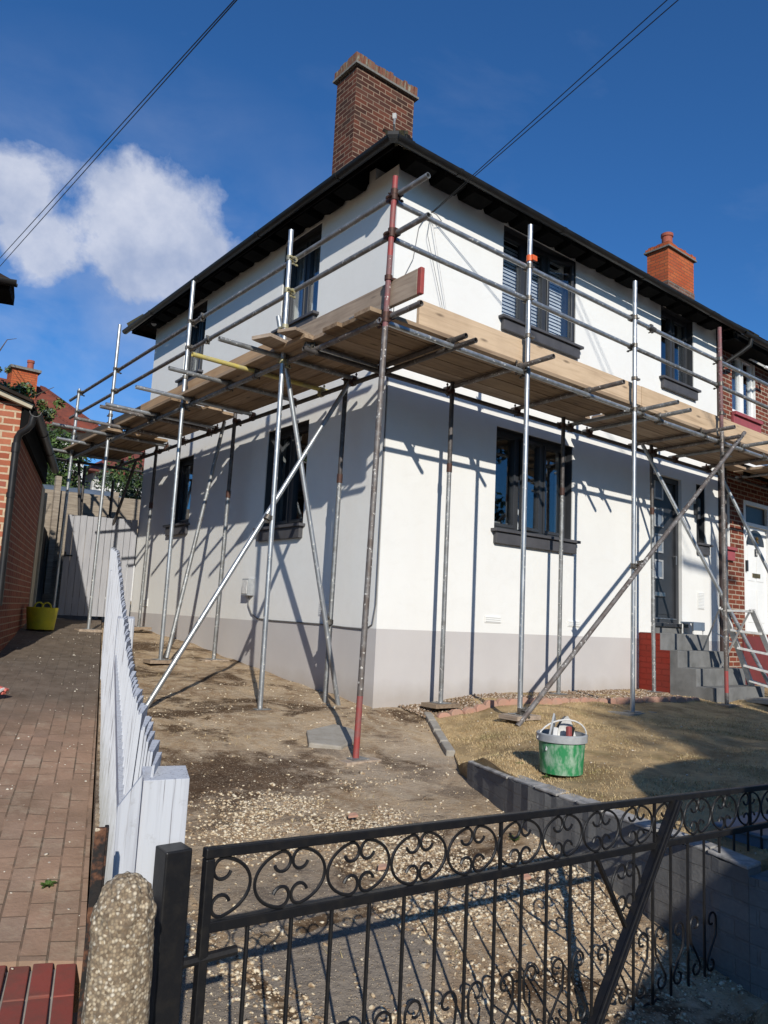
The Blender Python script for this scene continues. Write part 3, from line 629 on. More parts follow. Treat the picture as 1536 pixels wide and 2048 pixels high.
mb.tube((-.12, 6.46, 5.80), (-.20, 6.40, 5.66), .035, 12, 'grey_plastic'); mb.tube((-.12, 6.34, 5.80), (-.22, 6.30, 5.72), .028, 12, 'dusty_white', r2=.045); mb.tube((-.12, 6.30, 5.68), (-.21, 6.22, 5.60), .028, 12, 'dusty_white', r2=.045); mb.build('security_light', parent=house, smooth=True)
mb = MB(); mb.box((5.93, .07, 2.62), (5.98, .001, 2.78), 'anthracite', TF); mb.tube(TF((5.955, .06, 2.55)), TF((5.955, .06, 2.86)), .03, 10, 'anthracite'); mb.build('wall_lamp', parent=house, smooth=True)
# roof
OV, ZE = .355, 5.63; PT = math.tan(R(38)); RX = HW
def roof_mesh(x0, x1, hipL, name, par, zoff=0, mat='roof_tile'):
    yf, yb = -OV, HDp+OV; ym = (yf+yb)/2; zr = ZE+.05+(ym-yf)*PT+zoff; ze = ZE+.05+zoff; t = .035
    xr = x0+(ym-yf) if hipL else x0
    top = [(x0, yf, ze), (x1, yf, ze), (x1, ym, zr), (xr, ym, zr), (x0, yb, ze), (x1, yb, ze)]
    bot = [(a, b, c-t) for a, b, c in top]
    mb = MB(); k = 6
    fs = [(0, 1, 2, 3), (4, 3, 2, 5)] + ([(0, 3, 4)] if hipL else [])
    fs += [tuple(i+k for i in f[::-1]) for f in fs]
    fs += [(0, 6, 7, 1), (1, 7, 8, 2), (2, 8, 11, 5), (4, 5, 11, 10)] + [(0, 4, 10, 6)]
    mb.add(top+bot, fs, mat)
    # tile butts along the eaves and the gable end
    x = x0-.03; rn = random.Random(int(x0*10)+3)
    while x < x1:
        w = .165; dz = rn.uniform(-.016, .012)
        for row, (yy, zz) in enumerate(((yf-.03, ze-.018),)):
            mb.beam((x+w/2+.08*row, yy, zz+dz), (x+w/2+.08*row, yy+.2, zz+.2*PT+dz), w-.006, .022+rn.uniform(0, .012), mat if rn.random() < .7 else 'moss_tile')
        x += w
    if hipL:
        y = yf
        while y < yb:
            dz = rn.uniform(-.01, .012)
            for row, (xx, zz) in enumerate(((x0-.03, ze-.018),)):
                mb.beam((xx, y+.08+.08*row, zz+dz), (xx+.2, y+.08+.08*row, zz+.2*PT+dz), .159, .022+rn.uniform(0, .01), mat if rn.random() < .8 else 'moss_tile')
            y += .165
        for yy, sgn in ((yf, 1), (yb, -1)):
            for k in range(24):
                t0 = k*.22; p = Vector((x0+t0, yy+sgn*t0, ze+.03+t0*PT)); q = Vector((x0+t0+.2, yy+sgn*(t0+.2), ze+.05+(t0+.2)*PT))
                if t0+.2 < xr-x0: mb.beam(p, q, .19, .06, mat if k % 3 else 'moss_tile')
    return mb.build(name, parent=par)
roof = roof_mesh(-OV, RX, True, 'roof', house)
mb = MB()  # moss lump and hip iron with a flake of mortar on the hip end
for k in range(26): mb.lathe([(.001, 0), (.02+.02*rng.random(), .005), (.014, .014+.012*rng.random()), (.002, .026)], (-.34+rng.random()*.55, -.36+rng.random()*.12, ZE+.055+rng.random()*.03), 6, 'moss_tile')
mb.path([(-.36, -.36, ZE+.05), (-.42, -.42, ZE+.12), (-.40, -.40, ZE+.21)], .012, 6, 'galv_dull'); mb.beam((-.40, -.40, ZE+.20), (-.415, -.41, ZE+.245), .035, .03, 'dusty_white'); sub(mb.build('hip_iron'), roof)
# soffit, rafter feet, gutters
mb = MB(); mb.add([(-OV, -OV+.005, ZE+.008), (HW, -OV+.005, ZE+.008), (HW, .002, ZE+.29), (0, .002, ZE+.29), (-OV, -OV+.005, ZE+.002), (HW, -OV+.005, ZE+.002), (HW, .002, ZE+.284), (0, .002, ZE+.284)], [(0, 1, 2, 3), (7, 6, 5, 4), (0, 4, 5, 1), (1, 5, 6, 2), (2, 6, 7, 3), (3, 7, 4, 0)], 'render'); mb.build('soffit', parent=house)
mb = MB(); mb.add([(-OV+.005, -OV, ZE+.008), (-OV+.005, HDp+OV-.03, ZE+.008), (.002, HDp, ZE+.29), (.002, 0, ZE+.29), (-OV+.005, -OV, ZE+.002), (-OV+.005, HDp+OV-.03, ZE+.002), (.002, HDp, ZE+.284), (.002, 0, ZE+.284)], [(0, 1, 2, 3), (7, 6, 5, 4), (0, 4, 5, 1), (1, 5, 6, 2), (2, 6, 7, 3), (3, 7, 4, 0)], 'black_timber')
mb.box((-OV+.03, HDp+OV-.075, ZE-.05), (0.3, HDp+OV-.05, ZE+.03), 'black_timber'); mb.box((-OV+.03, -OV+.05, ZE-.03), (-OV+.045, HDp+OV-.08, ZE+.02), 'black_timber'); mb.build('soffit', parent=house)
def raft(a, b, T):
    v = MB(); p = [(-OV+.075, ZE-.02), (-.10, ZE-.045), (-.03, ZE-.01), (-.001, ZE+.06), (-.001, ZE+.278), (-OV+.075, ZE+.04)]
    v.add([T((a, -y, z)) for y, z in p]+[T((b, -y, z)) for y, z in p], [tuple(range(6)), tuple(range(11, 5, -1))]+[(i, (i+1) % 6, 6+(i+1) % 6, 6+i) for i in range(6)], 'black_timber'); v.build('rafter_foot', parent=house)
for i in range(15): raft(.0+i*.43, .30+i*.43, TF)
for i in range(14): raft(.55+i*.43, .83+i*.43, TS)
def gutter(name, p, q, xa, par, r=.054, mat='black_plastic', n=9):
    prof = [(r*math.cos(t), r*math.sin(t)) for t in np.linspace(math.pi, 2*math.pi, n)]; prof += [((r-.006)*math.cos(t), (r-.006)*math.sin(t)) for t in np.linspace(2*math.pi, math.pi, n)]
    mb = MB(); mb.extrude(prof, p, q, mat, xa=xa)
    L = (Vector(q)-Vector(p)); d = L.normalized(); k = .9
    while k < L.length:
        c = Vector(p)+d*k; pr = [(a*1.13, b*1.13) for a, b in prof[:n]]+[(a*1.0, b*1.0) for a, b in prof[:n][::-1]]
        mb.extrude(pr, c, c+d*.05, mat, xa=xa); k += 1.75
    return mb.build(name, parent=par, smooth=True)
ZG = ZE+.015; G0 = -OV-.055
gutter('gutter', (G0-.02, G0, ZG), (HW+.05, G0, ZG-.03), (0, 1, 0), house)
gutter('gutter', (G0, G0+.04, ZG), (G0, HDp+OV+.05, ZG-.02), (1, 0, 0), house)
mb = MB(); mb.lathe([(.06, -.06), (.078, -.03), (.078, .006), (.05, .01)], (G0, G0, ZG), 4, 'black_plastic'); mb.build('gutter_corner', parent=house)
# chimneys (each a sub-part of its roof)
def chimney(par, x0, x1, y0, y1, zb, zc, mat, capmat, pots, low=None, h2=.14):
    mb = MB(); mb.box((x0, y0, zb), (x1, y1, zc), mat)
    if low: mb.box((x0-.012, y0-.012, zb), (x1+.012, y1+.012, low), 'sooty_brick')
    o = .055; mb.box((x0-o, y0-o, zc), (x1+o, y1+o, zc+.035), 'lead_flaunch')
    rn = random.Random(5); x = x0-o+.002
    while x < x1+o-.03:
        w = .072; mb.box((x, y0-o+.01+rn.uniform(-.006, .006), zc+.036), (x+w-.008, y0+.18, zc+.036+h2+rn.uniform(-.02, .015)), capmat); x += w
    y = y0+.19
    while y < y1+o-.03: mb.box((x0-o+.01+rn.uniform(-.006, .006), y, zc+.036), (x0+.18, y+.064, zc+.036+h2+rn.uniform(-.03, .01)), capmat); y += .072
    mb.box((x0+.05, y0+.1, zc+.036), (x1+o-.01, y1+o-.01, zc+.03+h2*.8), 'lead_flaunch')
    for (px, py, hh) in pots: mb.lathe([(.12, 0), (.115, hh*.8), (.135, hh*.84), (.135, hh), (.10, hh), (.09, hh-.1)], (px, py, zc+.03+h2*.7), 20, 'pot')
    return sub(mb.build('chimney'), par)
chimney(roof, 1.24, 2.38, 2.72, 3.24, 6.9, 9.12, 'chimney_brick', 'cap_brick', [])
for c_ in M: pass

# ------------------------------------------------------------------ neighbouring brick house of the terrace
NX0 = HW+.004
nb = thing('brick_house', (10, 3.3, 0), 'red brick terraced house with white door and pink sills joined to the white house', 'house')
BW = (7.29, 8.13, 4.50, 5.58); BW2 = (6.93, 7.18, 2.24, 3.10); BD = (7.60, 8.50, .90, 3.08); BW3 = (9.4, 10.8, 4.50, 5.58); BW4 = (9.6, 11.2, 1.7, 3.1)
TN = lambda v: (v[0], .07-v[1], v[2])
mb = MB(); wall_panel(mb, TN, NX0, 13.3, ZP+.1, ZT+.18, [BW, BW2, BD, BW3, BW4], .25, 'house_brick'); mb.box((NX0, HDp-.25, ZP), (13.3, HDp, ZT), 'house_brick'); mb.box((NX0, .33, 3.62), (13.3, HDp-.26, 3.74), 'room_dark'); mb.box((8.9, .33, ZP), (9.0, HDp-.26, 3.6), 'room_dark'); mb.box((NX0, 3.3, ZP), (13.3, 3.4, 5.6), 'room_dark'); mb.build('wall', parent=nb)
mb = MB(); wall_panel(mb, TN, NX0, 7.5, -.5, ZP+.099, [], .25, 'house_brick'); mb.box((7.505, .05, -.5), (13.3, .32, ZP+.099), 'maroon_paint'); mb.build('plinth', parent=nb)
window(nb, TN, BW, [.5, .5], frame='white_upvc', sill=None, rec=.06, curt=[(7.34, 7.7), (7.72, 8.08)], openl=(1, 0, True))
window(nb, TN, BW2, [1], frame='white_upvc', sill=None, rec=.06, fw_=.04, curt=[(6.99, 7.13)])
window(nb, TN, BW3, [.5, .5], frame='white_upvc', sill=None, rec=.06); window(nb, TN, BW4, [.5, .5], frame='white_upvc', sill=None, rec=.06)
mb = MB(); mb.beam((7.72, -.02, 5.50), (7.72, -.28, 5.30), .04, .03, 'white_upvc'); mb.beam((8.10, -.02, 5.50), (8.10, -.28, 5.30), .04, .03, 'white_upvc'); mb.beam((7.70, -.29, 5.29), (8.12, -.29, 5.29), .04, .035, 'white_upvc'); mb.beam((7.70, 0, 5.52), (8.12, 0, 5.52), .03, .03, 'white_upvc'); mb.beam((7.74, -.15, 5.405), (8.08, -.15, 5.405), .22, .006, 'glass', (0, -.6, .8)); mb.build('fanlight', parent=nb)
mb = MB(); mb.box((7.24, -.02, 4.44), (8.18, .06, 4.498), 'pink_sill'); mb.box((7.24, .02, 4.28), (8.18, .068, 4.44), 'pink_sill'); mb.build('sill', parent=nb, bevel=.004)
mb = MB(); mb.box((6.9, -.02, 2.19), (7.22, .06, 2.238), 'pink_sill'); mb.box((6.9, .02, 2.03), (7.22, .068, 2.19), 'pink_sill'); mb.build('sill', parent=nb, bevel=.004)
mb = MB(); u0, u1, z0, z1 = BD
for q in (((u0, .01, z0), (u0+.07, -.10, z1)), ((u1-.07, .01, z0), (u1, -.10, z1)), ((u0+.07, .01, z1-.07), (u1-.07, -.10, z1)), ((u0+.07, .008, z1-.42), (u1-.07, -.10, z1-.36)), ((u0+.07, .008, z0), (u1-.07, -.1, z0+.04))): mb.box(*q, 'white_upvc', TN)
mb.box((u0+.071, -.03, z0+.041), (u1-.071, -.08, z1-.421), 'white_upvc', TN)
for (a, b, c, d) in ((.17, .40, .18, .72), (.48, .72, .18, .72), (.17, .40, .86, 1.45), (.48, .72, .86, 1.45)):
    mb.box((u0+a, -.022, z0+c), (u0+b, -.029, z0+d), 'white_upvc', TN)
bd = mb.build('door', parent=nb, bevel=.006)
sm = MB(); sm.box((u0+.071, -.04, z1-.359), (u1-.071, -.05, z1-.071), 'anthracite', TN); sub(sm.build('door_light'), bd)
sm = MB(); pts = [(math.cos(t)*.30, math.sin(t)*.26) for t in np.linspace(0, math.pi, 14)]
sm.extrude(pts, TN((u0+.45, -.020, 2.36)), TN((u0+.45, -.029, 2.36)), 'anthracite', xa=(1, 0, 0)); sub(sm.build('fan_glazing'), bd)
sm = MB(); sm.box((u0+.32, -.012, z0+.92), (u0+.58, -.021, z0+.99), 'brass', TN); sub(sm.build('letterbox'), bd)
sm = MB(); sm.box((u0+.42, -.014, z0+1.28), (u0+.50, -.021, z0+1.40), 'anthracite', TN)
for zz in (1.315, 1.365): sm.path([TN((u0+.46+.014*math.cos(t), -.011, z0+zz+.018*math.sin(t))) for t in np.linspace(0, 2*math.pi, 12)], .004, 5, 'dusty_white')
sub(sm.build('number_plate'), bd)
sm = MB(); sm.lathe([(.02, 0), (.03, .02), (.012, .05), (.002, .06)], TN((u0+.46, -.0, z0+1.55)), 12, 'brass'); sm.tube(TN((u0+.46, -.02, z0+1.56)), TN((u0+.46, .02, z0+1.50)), .012, 8, 'brass'); sub(sm.build('knocker', smooth=True), bd)
sm = MB(); sm.box((u0+.02, .045, z0+1.0), (u0+.06, .012, z0+1.18), 'anthracite', TN); sm.build('doorbell', parent=nb)
mb = MB(); mb.box((6.72, -.40, 3.50), (9.6, .068, 3.62), 'black_timber'); mb.box((6.70, -.42, 3.46), (9.6, -.402, 3.64), 'white_upvc'); mb.box((6.72, -.40, 3.30), (9.6, -.37, 3.458), 'black_timber'); mb.build('porch_canopy', parent=nb)
nroof = roof_mesh(RX+.005, 20, False, 'roof', nb, zoff=.012)
chimney(nroof, 9.80, 10.86, 2.72, 3.24, 7.0, 9.27, 'orange_brick', 'orange_brick', [(10.14, 2.95, .42)], low=8.50, h2=.07)
chimney(nroof, 16.9, 17.9, 2.72, 3.24, 7.0, 9.0, 'sooty_brick', 'orange_brick', [(17.2, 2.9, .4), (17.6, 3.0, .4)], h2=.07)
mb = MB(); mb.add([(HW+.001, -OV, ZE+.0), (20, -OV, ZE+.0), (20, .06, ZE+.30), (HW+.001, .06, ZE+.30), (HW+.001, -OV, ZE-.01), (20, -OV, ZE-.01), (20, .06, ZE+.29), (HW+.001, .06, ZE+.29)], [(0, 1, 2, 3), (7, 6, 5, 4), (0, 4, 5, 1), (1, 5, 6, 2), (2, 6, 7, 3), (3, 7, 4, 0)], 'black_timber'); mb.box((HW+.001, -OV+.045, ZE-.14), (20, -OV+.07, ZE+.02), 'black_timber'); mb.box((HW+.001, -OV+.072, ZE-.14), (20, .06, ZE-.12), 'black_timber'); mb.build('soffit', parent=nb)
gutter('gutter', (HW+.08, G0, ZG-.05), (20, G0, ZG-.08), (0, 1, 0), nb)
mb = MB(); mb.path([(HW+.32, G0, ZG-.10), (HW+.32, G0+.02, ZG-.20), (HW+.26, G0+.12, ZG-.30), (HW+.12, G0+.34, ZG-.48), (HW+.05, .0, ZG-.62), (HW+.05, -.02, ZG-.72)], .036, 10, 'black_plastic')
mb.path([(HW+.05, -.02, ZG-.70), (HW+.05, -.02, .2)], .04, 10, 'brown_pipe')
for z in (5.0, 4.2, 3.2, 2.2, 1.2): mb.tube((HW+.05, -.02, z), (HW+.05, -.02, z+.05), .048, 10, 'brown_pipe')
mb.box((HW+.005, -.005, 0), (HW+.10, .068, 5.9), 'brown_pipe'); mb.build('downpipe', parent=nb, smooth=True)
mb = MB(); mb.box((13.3, 0, -.5), (20, HDp, ZT), 'house_brick'); mb.build('wall', parent=nb)

# ------------------------------------------------------------------ steps up to the front door
st = thing('front_steps', (5.1, -.5, 0), 'grey painted concrete steps with red painted brick flank below the anthracite door', 'steps')
mb = MB(); XS, XE = 4.52, 5.76
mb.box((XS+.002, -.32, -.3), (XE, -.002, .845), 'step_paint'); mb.box((XS+.002, -.57, -.3), (XE, -.3201, .63), 'step_paint')
mb.box((XS+.002, -.82, -.3), (XE+.02, -.5701, .42), 'step_paint'); mb.box((XS+.002, -1.06, -.3), (XE+.05, -.8201, .205), 'step_paint'); mb.build('treads', parent=st, bevel=.008)
mb = MB(); mb.box((XS-.012, -.31, -.3), (XS, -.004, .84), 'red_painted_brick'); mb.box((XS-.012, -.46, -.3), (XS, -.3101, .625), 'red_painted_brick'); mb.build('red_flank', parent=st)
mb = MB(); mb.box((XS-.012, -.565, -.3), (XS, -.4601, .625), 'step_paint'); mb.box((XS-.012, -.815, -.3), (XS, -.5652, .415), 'step_paint'); mb.box((XS-.012, -1.055, -.3), (XS, -.8155, .20), 'step_paint'); mb.build('grey_flank', parent=st)
# ------------------------------------------------------------------ scaffold (clamped together: one thing)
sc = thing('scaffold', (0, -1.25, 0), 'galvanised tube scaffold with board deck wrapped round the corner of the white house', 'scaffold')
TR = .02415
def tubepart(name, p, q, mat, label=None, hollow=.004):
    mb = MB(); mb.tube(p, q, TR, 14, mat, hollow); return mb.build(name, parent=sc, smooth=True, label=label)
def coupler(at, par, mat='coupler', ax=(0, 0, 1), bx=(1, 0, 0), off=(0, -.05, 0)):
    mb = MB(); c = Vector(at); a = Vector(ax).normalized(); b = Vector(bx).normalized(); o = Vector(off)
    mb.tube(c-a*.024, c+a*.024, .032, 10, mat); mb.tube(c+o-b*.024, c+o+b*.024, .032, 10, mat)
    s_ = a.cross(b) if abs(a.dot(b)) < .95 else a.orthogonal(); s_.normalize()
    mb.beam(c+o*.5-a*.02, c+o*.5+a*.02, .05, .05, mat)
    rn = random.Random(int(c.x*97+c.y*31+c.z*57))
    for q, dv in ((c, b), (c+o, a)):
        e = q+dv*(.045)*(1 if rn.random() < .5 else -1); w = o.normalized()
        mb.beam(q, e, .03, .018, mat); mb.tube(e-w*.028, e+w*.05, .0065, 6, mat); mb.tube(e+w*.026, e+w*.04, .013, 6, mat)
    ob = mb.build('coupler', mat, smooth=True); sub(ob, par) if par else None
    return ob
def sole(x, y, z, par, s=.15, big=False):
    mb = MB(); mb.box((x-s/2, y-s/2, z+.004), (x+s/2, y+s/2, z+.010), 'galv_dull'); mb.tube((x, y, z+.01), (x, y, z+.06), .019, 8, 'galv_dull')
    if big: mb.box((x-.26, y-.12, z-.03), (x+.26, y+.12, z+.003), 'slab_stone')
    else: mb.box((x-.16, y-.11, z-.034), (x+.16, y+.11, z+.003), 'toe_grey_y')
    sub(mb.build('base_plate'), par)
# outer front standards
fst = [(-1.12, -1.25, -.19, -1.045, -1.285, 4.53, 'tube_rust'), (.71, -1.25, .06, .70, -1.25, 4.77, 'galv'), (2.47, -1.25, .02, 2.49, -1.25, 4.77, 'galv'), (4.43, -1.25, .03, 4.37, -1.25, 4.76, 'tube_rust'),
       (6.25, -1.25, .0, 6.25, -1.25, 4.7, 'galv_dull'), (8.1, -1.25, .0, 8.1, -1.25, 4.7, 'galv')]
ST = []
def standard(x0, y0, z0, x1, y1, z1, mat, joint=None, paint=None, big=False, label=None):
    mb = MB(); a = Vector((x0, y0, z0)); b = Vector((x1, y1, z1))
    segs = paint or [(0, 1, mat)]
    for (s0, s1, m) in segs: mb.tube(a.lerp(b, s0), a.lerp(b, s1), TR, 14, m, .004)
    if joint:
        c = a.lerp(b, joint); mb.tube(c-(b-a).normalized()*.045, c+(b-a).normalized()*.045, .0295, 14, 'coupler_dark')
    o = mb.build('standard', parent=sc, smooth=True, label=label); sole(x0, y0, z0, o, big=big); ST.append((a, b, o)); return o
standard(*fst[0][:7], paint=[(0, .098, 'tube_red'), (.098, .72, 'tube_rust'), (.72, .85, 'tube_red_faded'), (.85, 1, 'tube_red')], label='rust brown corner standard with red painted foot and red top')
standard(*fst[1]); standard(*fst[2], big=True)
standard(*fst[3], paint=[(0, .03, 'tube_rust'), (.03, .085, 'tube_red'), (.085, .72, 'tube_rust'), (.72, 1, 'tube_red_faded')], label='brown standard with faded red top and a red band near its foot')
standard(*fst[4]); standard(*fst[5])
# outer side standards
for a in ((-1.12, .22, -.005, -1.12, .25, 4.62), (-1.12, 2.55, .265, -1.12, 2.54, 4.84), (-1.12, 5.18, .50, -1.12, 5.13, 5.01), (-1.12, 7.0, .60, -1.12, 6.85, 4.38)): standard(*a, 'galv')
# inner standards, short, up to the ledger
inn = [(.62, -.30, .055, .62, 3.36), (2.45, -.30, .10, 2.46, 3.36), (4.30, -.36, .09, 4.33, 3.36), (6.3, -.30, .2, 6.3, 3.36)]
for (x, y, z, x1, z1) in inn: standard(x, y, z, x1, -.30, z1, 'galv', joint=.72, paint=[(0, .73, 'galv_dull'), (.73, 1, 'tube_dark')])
sin_ = [(-.30, .38, -.005, .33, 3.42), (-.30, 2.86, .25, 2.78, 3.40), (-.30, 5.42, .55, 5.35, 3.36)]
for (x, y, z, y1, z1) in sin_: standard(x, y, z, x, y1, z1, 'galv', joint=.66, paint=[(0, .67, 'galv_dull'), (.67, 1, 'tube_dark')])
# guard rails
def offc(i): return ST[i][2]
tubepart('guard_rail', (-.98, -1.235, 4.345), (2.9, -1.2, 4.34), 'galv'); tubepart('guard_rail', (2.9, -1.2, 4.34), (9.0, -1.2, 4.33), 'galv')
tubepart('guard_rail', (-.98, -1.235, 4.01), (2.6, -1.2, 4.015), 'galv'); tubepart('guard_rail', (2.6, -1.2, 4.015), (9.0, -1.2, 3.995), 'galv_dull')
tubepart('guard_rail', (-1.0, -1.655, 4.395), (-1.07, 2.3, 4.325), 'galv_dull'); tubepart('guard_rail', (-1.07, 2.3, 4.325), (-1.07, 7.5, 4.32), 'tube_rust')
tubepart('guard_rail', (-1.0, -1.68, 4.045), (-1.07, 2.1, 3.99), 'galv_dull'); tubepart('guard_rail', (-1.07, 2.1, 3.99), (-1.07, 7.4, 3.99), 'tube_rust')
# ledgers
tubepart('ledger', (-1.1, -1.232, 3.27), (3.05, -1.2, 3.275), 'galv'); tubepart('ledger', (3.05, -1.2, 3.275), (9.0, -1.2, 3.28), 'galv')
tubepart('ledger', (-1.01, -1.65, 3.318), (-1.07, .25, 3.275), 'tube_rust'); tubepart('ledger', (-1.07, .25, 3.275), (-1.07, 3.2, 3.27), 'galv_dull'); tubepart('ledger', (-1.07, 3.2, 3.27), (-1.07, 7.4, 3.24), 'galv_dull')
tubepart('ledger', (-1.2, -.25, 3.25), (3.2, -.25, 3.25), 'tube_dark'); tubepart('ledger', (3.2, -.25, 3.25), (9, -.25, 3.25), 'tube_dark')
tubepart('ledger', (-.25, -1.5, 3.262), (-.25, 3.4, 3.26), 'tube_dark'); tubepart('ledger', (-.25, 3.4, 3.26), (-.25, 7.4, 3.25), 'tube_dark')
# joint sleeves on the rails
for p, d in (((2.9, -1.2, 4.34), (1, 0, 0)), ((3.05, -1.2, 3.275), (1, 0, 0)), ((-1.07, 2.3, 4.325), (0, 1, 0)), ((-1.07, 2.1, 3.99), (0, 1, 0)), ((5.6, -1.2, 3.28), (1, 0, 0)), ((7.4, -1.2, 4.33), (1, 0, 0)), ((7.1, -1.2, 3.995), (1, 0, 0))):
    mb = MB(); p = Vector(p); d = Vector(d); mb.tube(p-d*.06, p+d*.06, .032, 10, 'coupler'); mb.beam(p-Vector((0, 0, .05)), p+Vector((0, 0, .05)), .05, .02, 'coupler'); mb.tube(p+Vector((0, -.04, -.04)), p+Vector((0, .04, -.04)), .007, 6, 'coupler'); mb.build('sleeve', parent=sc, smooth=True)
# transoms, front (run out past the ledger)
ft = [(-.28, -1.40, 'tube_dark'), (.64, -1.61, 'tube_rust'), (1.70, -1.64, 'tube_rust'), (2.67, -1.66, 'galv_dull'), (3.03, -1.60, 'galv_dull'), (4.02, -1.60, 'tube_rust'), (4.49, -1.43, 'tube_rust'), (5.0, -1.62, 'galv_dull'), (5.9, -1.6, 'tube_rust'), (6.9, -1.6, 'galv_dull'), (7.8, -1.6, 'tube_rust')]
for x, ye, m in ft:
    o = tubepart('transom', (x, -.16, 3.310), (x+.01, ye, 3.325), m)
    coupler((x+.01, -1.2, 3.275), o, 'coupler', (1, 0, 0), (0, 1, 0), (0, 0, .049)); coupler((x, -.25, 3.25), o, 'coupler_dark', (1, 0, 0), (0, 1, 0), (0, 0, .05))
stt = [(-.19, -1.14, 'galv', 0), (.27, -1.78, 'galv_dull', 0), (.86, -1.77, 'tube_yellow', 0), (1.45, -1.76, 'galv_dull', 0), (2.4, -1.75, 'galv', 0), (3.43, -1.74, 'galv', 0), (3.64, -1.74, 'tube_rust', .01), (4.5, -1.8, 'tube_rust', 0), (5.1, -1.92, 'galv_dull', 0), (6.03, -1.6, 'galv', 0), (7.0, -1.4, 'galv_dull', 0)]
for y, xe, m, dz in stt:
    o = tubepart('transom', (-.14, y, 3.312), (xe, y+.01, 3.328+dz), m, label='yellow painted transom' if m == 'tube_yellow' else None)
    coupler((-1.07, y, 3.27), o, 'coupler', (0, 1, 0), (1, 0, 0), (0, 0, .056)); coupler((-.25, y, 3.262), o, 'coupler_yellow' if m == 'tube_yellow' else 'coupler_dark', (0, 1, 0), (1, 0, 0), (0, 0, .05))
# couplers between standards and rails
cm = {0: 'coupler_dark', 6: 'coupler_yellow'}
for i, (a, b, o) in enumerate(ST[:10]):
    m = cm.get(i, 'coupler')
    def atz(z): t = (z-a.z)/(b.z-a.z); return a.lerp(b, t)
    if i < 6:
        for z in (4.34, 4.012, 3.275): p = atz(z); coupler(p, o, m, (0, 0, 1), (1, 0, 0), (0, .05, 0))
        p = atz(3.63); mb = MB(); mb.tube(p-Vector((0, 0, .02)), p+Vector((0, 0, .02)), .034, 10, m); mb.beam(p+Vector((.02, 0, 0)), p+Vector((.075, -.01, 0)), .035, .02, m); sub(mb.build('board_clip', smooth=True), o)
    if i == 0 or i > 5:
        for z in ((4.39, 4.04, 3.31) if i == 0 else (4.325, 3.99, 3.27)): p = atz(z); coupler(p, o, m, (0, 0, 1), (0, 1, 0), (.05, 0, 0))
    if i > 5:
        p = atz(3.62); mb = MB(); mb.tube(p-Vector((0, 0, .02)), p+Vector((0, 0, .02)), .034, 10, m); mb.beam(p, p+Vector((-.01, .08, 0)), .035, .02, m); sub(mb.build('board_clip', smooth=True), o)
for (a, b, o) in ST[10:]: p = b-Vector((0, 0, .11)); coupler(p, o, 'coupler_dark', (0, 0, 1), (1, 0, 0) if abs(b.y+.3) < .05 else (0, 1, 0), (.0, .05, 0) if abs(b.y+.3) < .05 else (.05, 0, 0))
mb = MB(); mb.tube((.702, -1.25, 4.39), (.702, -1.25, 4.45), .034, 14, 'orange_tape'); mb.beam((.69, -1.29, 4.42), (.76, -1.285, 4.425), .02, .05, 'orange_tape'); sub(mb.build('orange_tape', smooth=True), ST[1][2])
# braces
o = tubepart('brace', (.56, -1.355, -.02), (4.78, -1.35, 3.44), 'tube_rust', 'long dull diagonal brace rising from the lawn to the brown standard')
coupler((2.48, -1.25, 1.55), ST[2][2], 'coupler', (0, 0, 1), (.77, 0, .63), (0, -.07, 0)); coupler((4.38, -1.27, 3.10), ST[3][2], 'coupler', (0, 0, 1), (.77, 0, .63), (0, -.06, 0)); coupler((.70, -1.27, .10), ST[1][2], 'coupler', (0, 0, 1), (.77, 0, .63), (0, -.06, 0))
tubepart('brace', (4.06, -.34, 3.30), (5.72, -1.28, .02), 'galv')
tubepart('brace', (6.0, -.34, 3.30), (7.3, -1.28, .1), 'galv'); tubepart('brace', (6.6, -1.34, .0), (5.5, -1.34, 3.3), 'galv_dull')
o = tubepart('brace', (-2.13, .38, .01), (-.25, .30, 3.32), 'galv'); coupler((-1.13, .25, 1.74), ST[6][2], 'coupler', (0, 0, 1), (.48, .1, .87), (-.05, -.03, 0))
o = tubepart('brace', (-1.13, .37, 3.76), (-.22, .255, -.03), 'galv'); coupler((-.30, .37, .80), ST[14][2], 'coupler', (0, 0, 1), (.2, 0, -1), (-.04, -.03, 0))
o = tubepart('brace', (-.28, 3.12, 3.34), (-1.08, 2.47, .29), 'galv_dull')
tubepart('brace', (-.3, 6.2, 3.2), (-.5, 7.4, .9), 'tube_dark'); tubepart('brace', (-.9, 7.2, 3.2), (-.6, 7.4, .9), 'tube_dark'); tubepart('brace', (-.75, 7.35, 3.2), (-.75, 7.35, .7), 'tube_dark'); tubepart('brace', (-.3, 7.2, 3.0), (-.3, 7.2, .6), 'tube_dark')
tubepart('ledger', (-1.3, 7.25, 3.22), (.2, 7.25, 3.24), 'tube_dark')
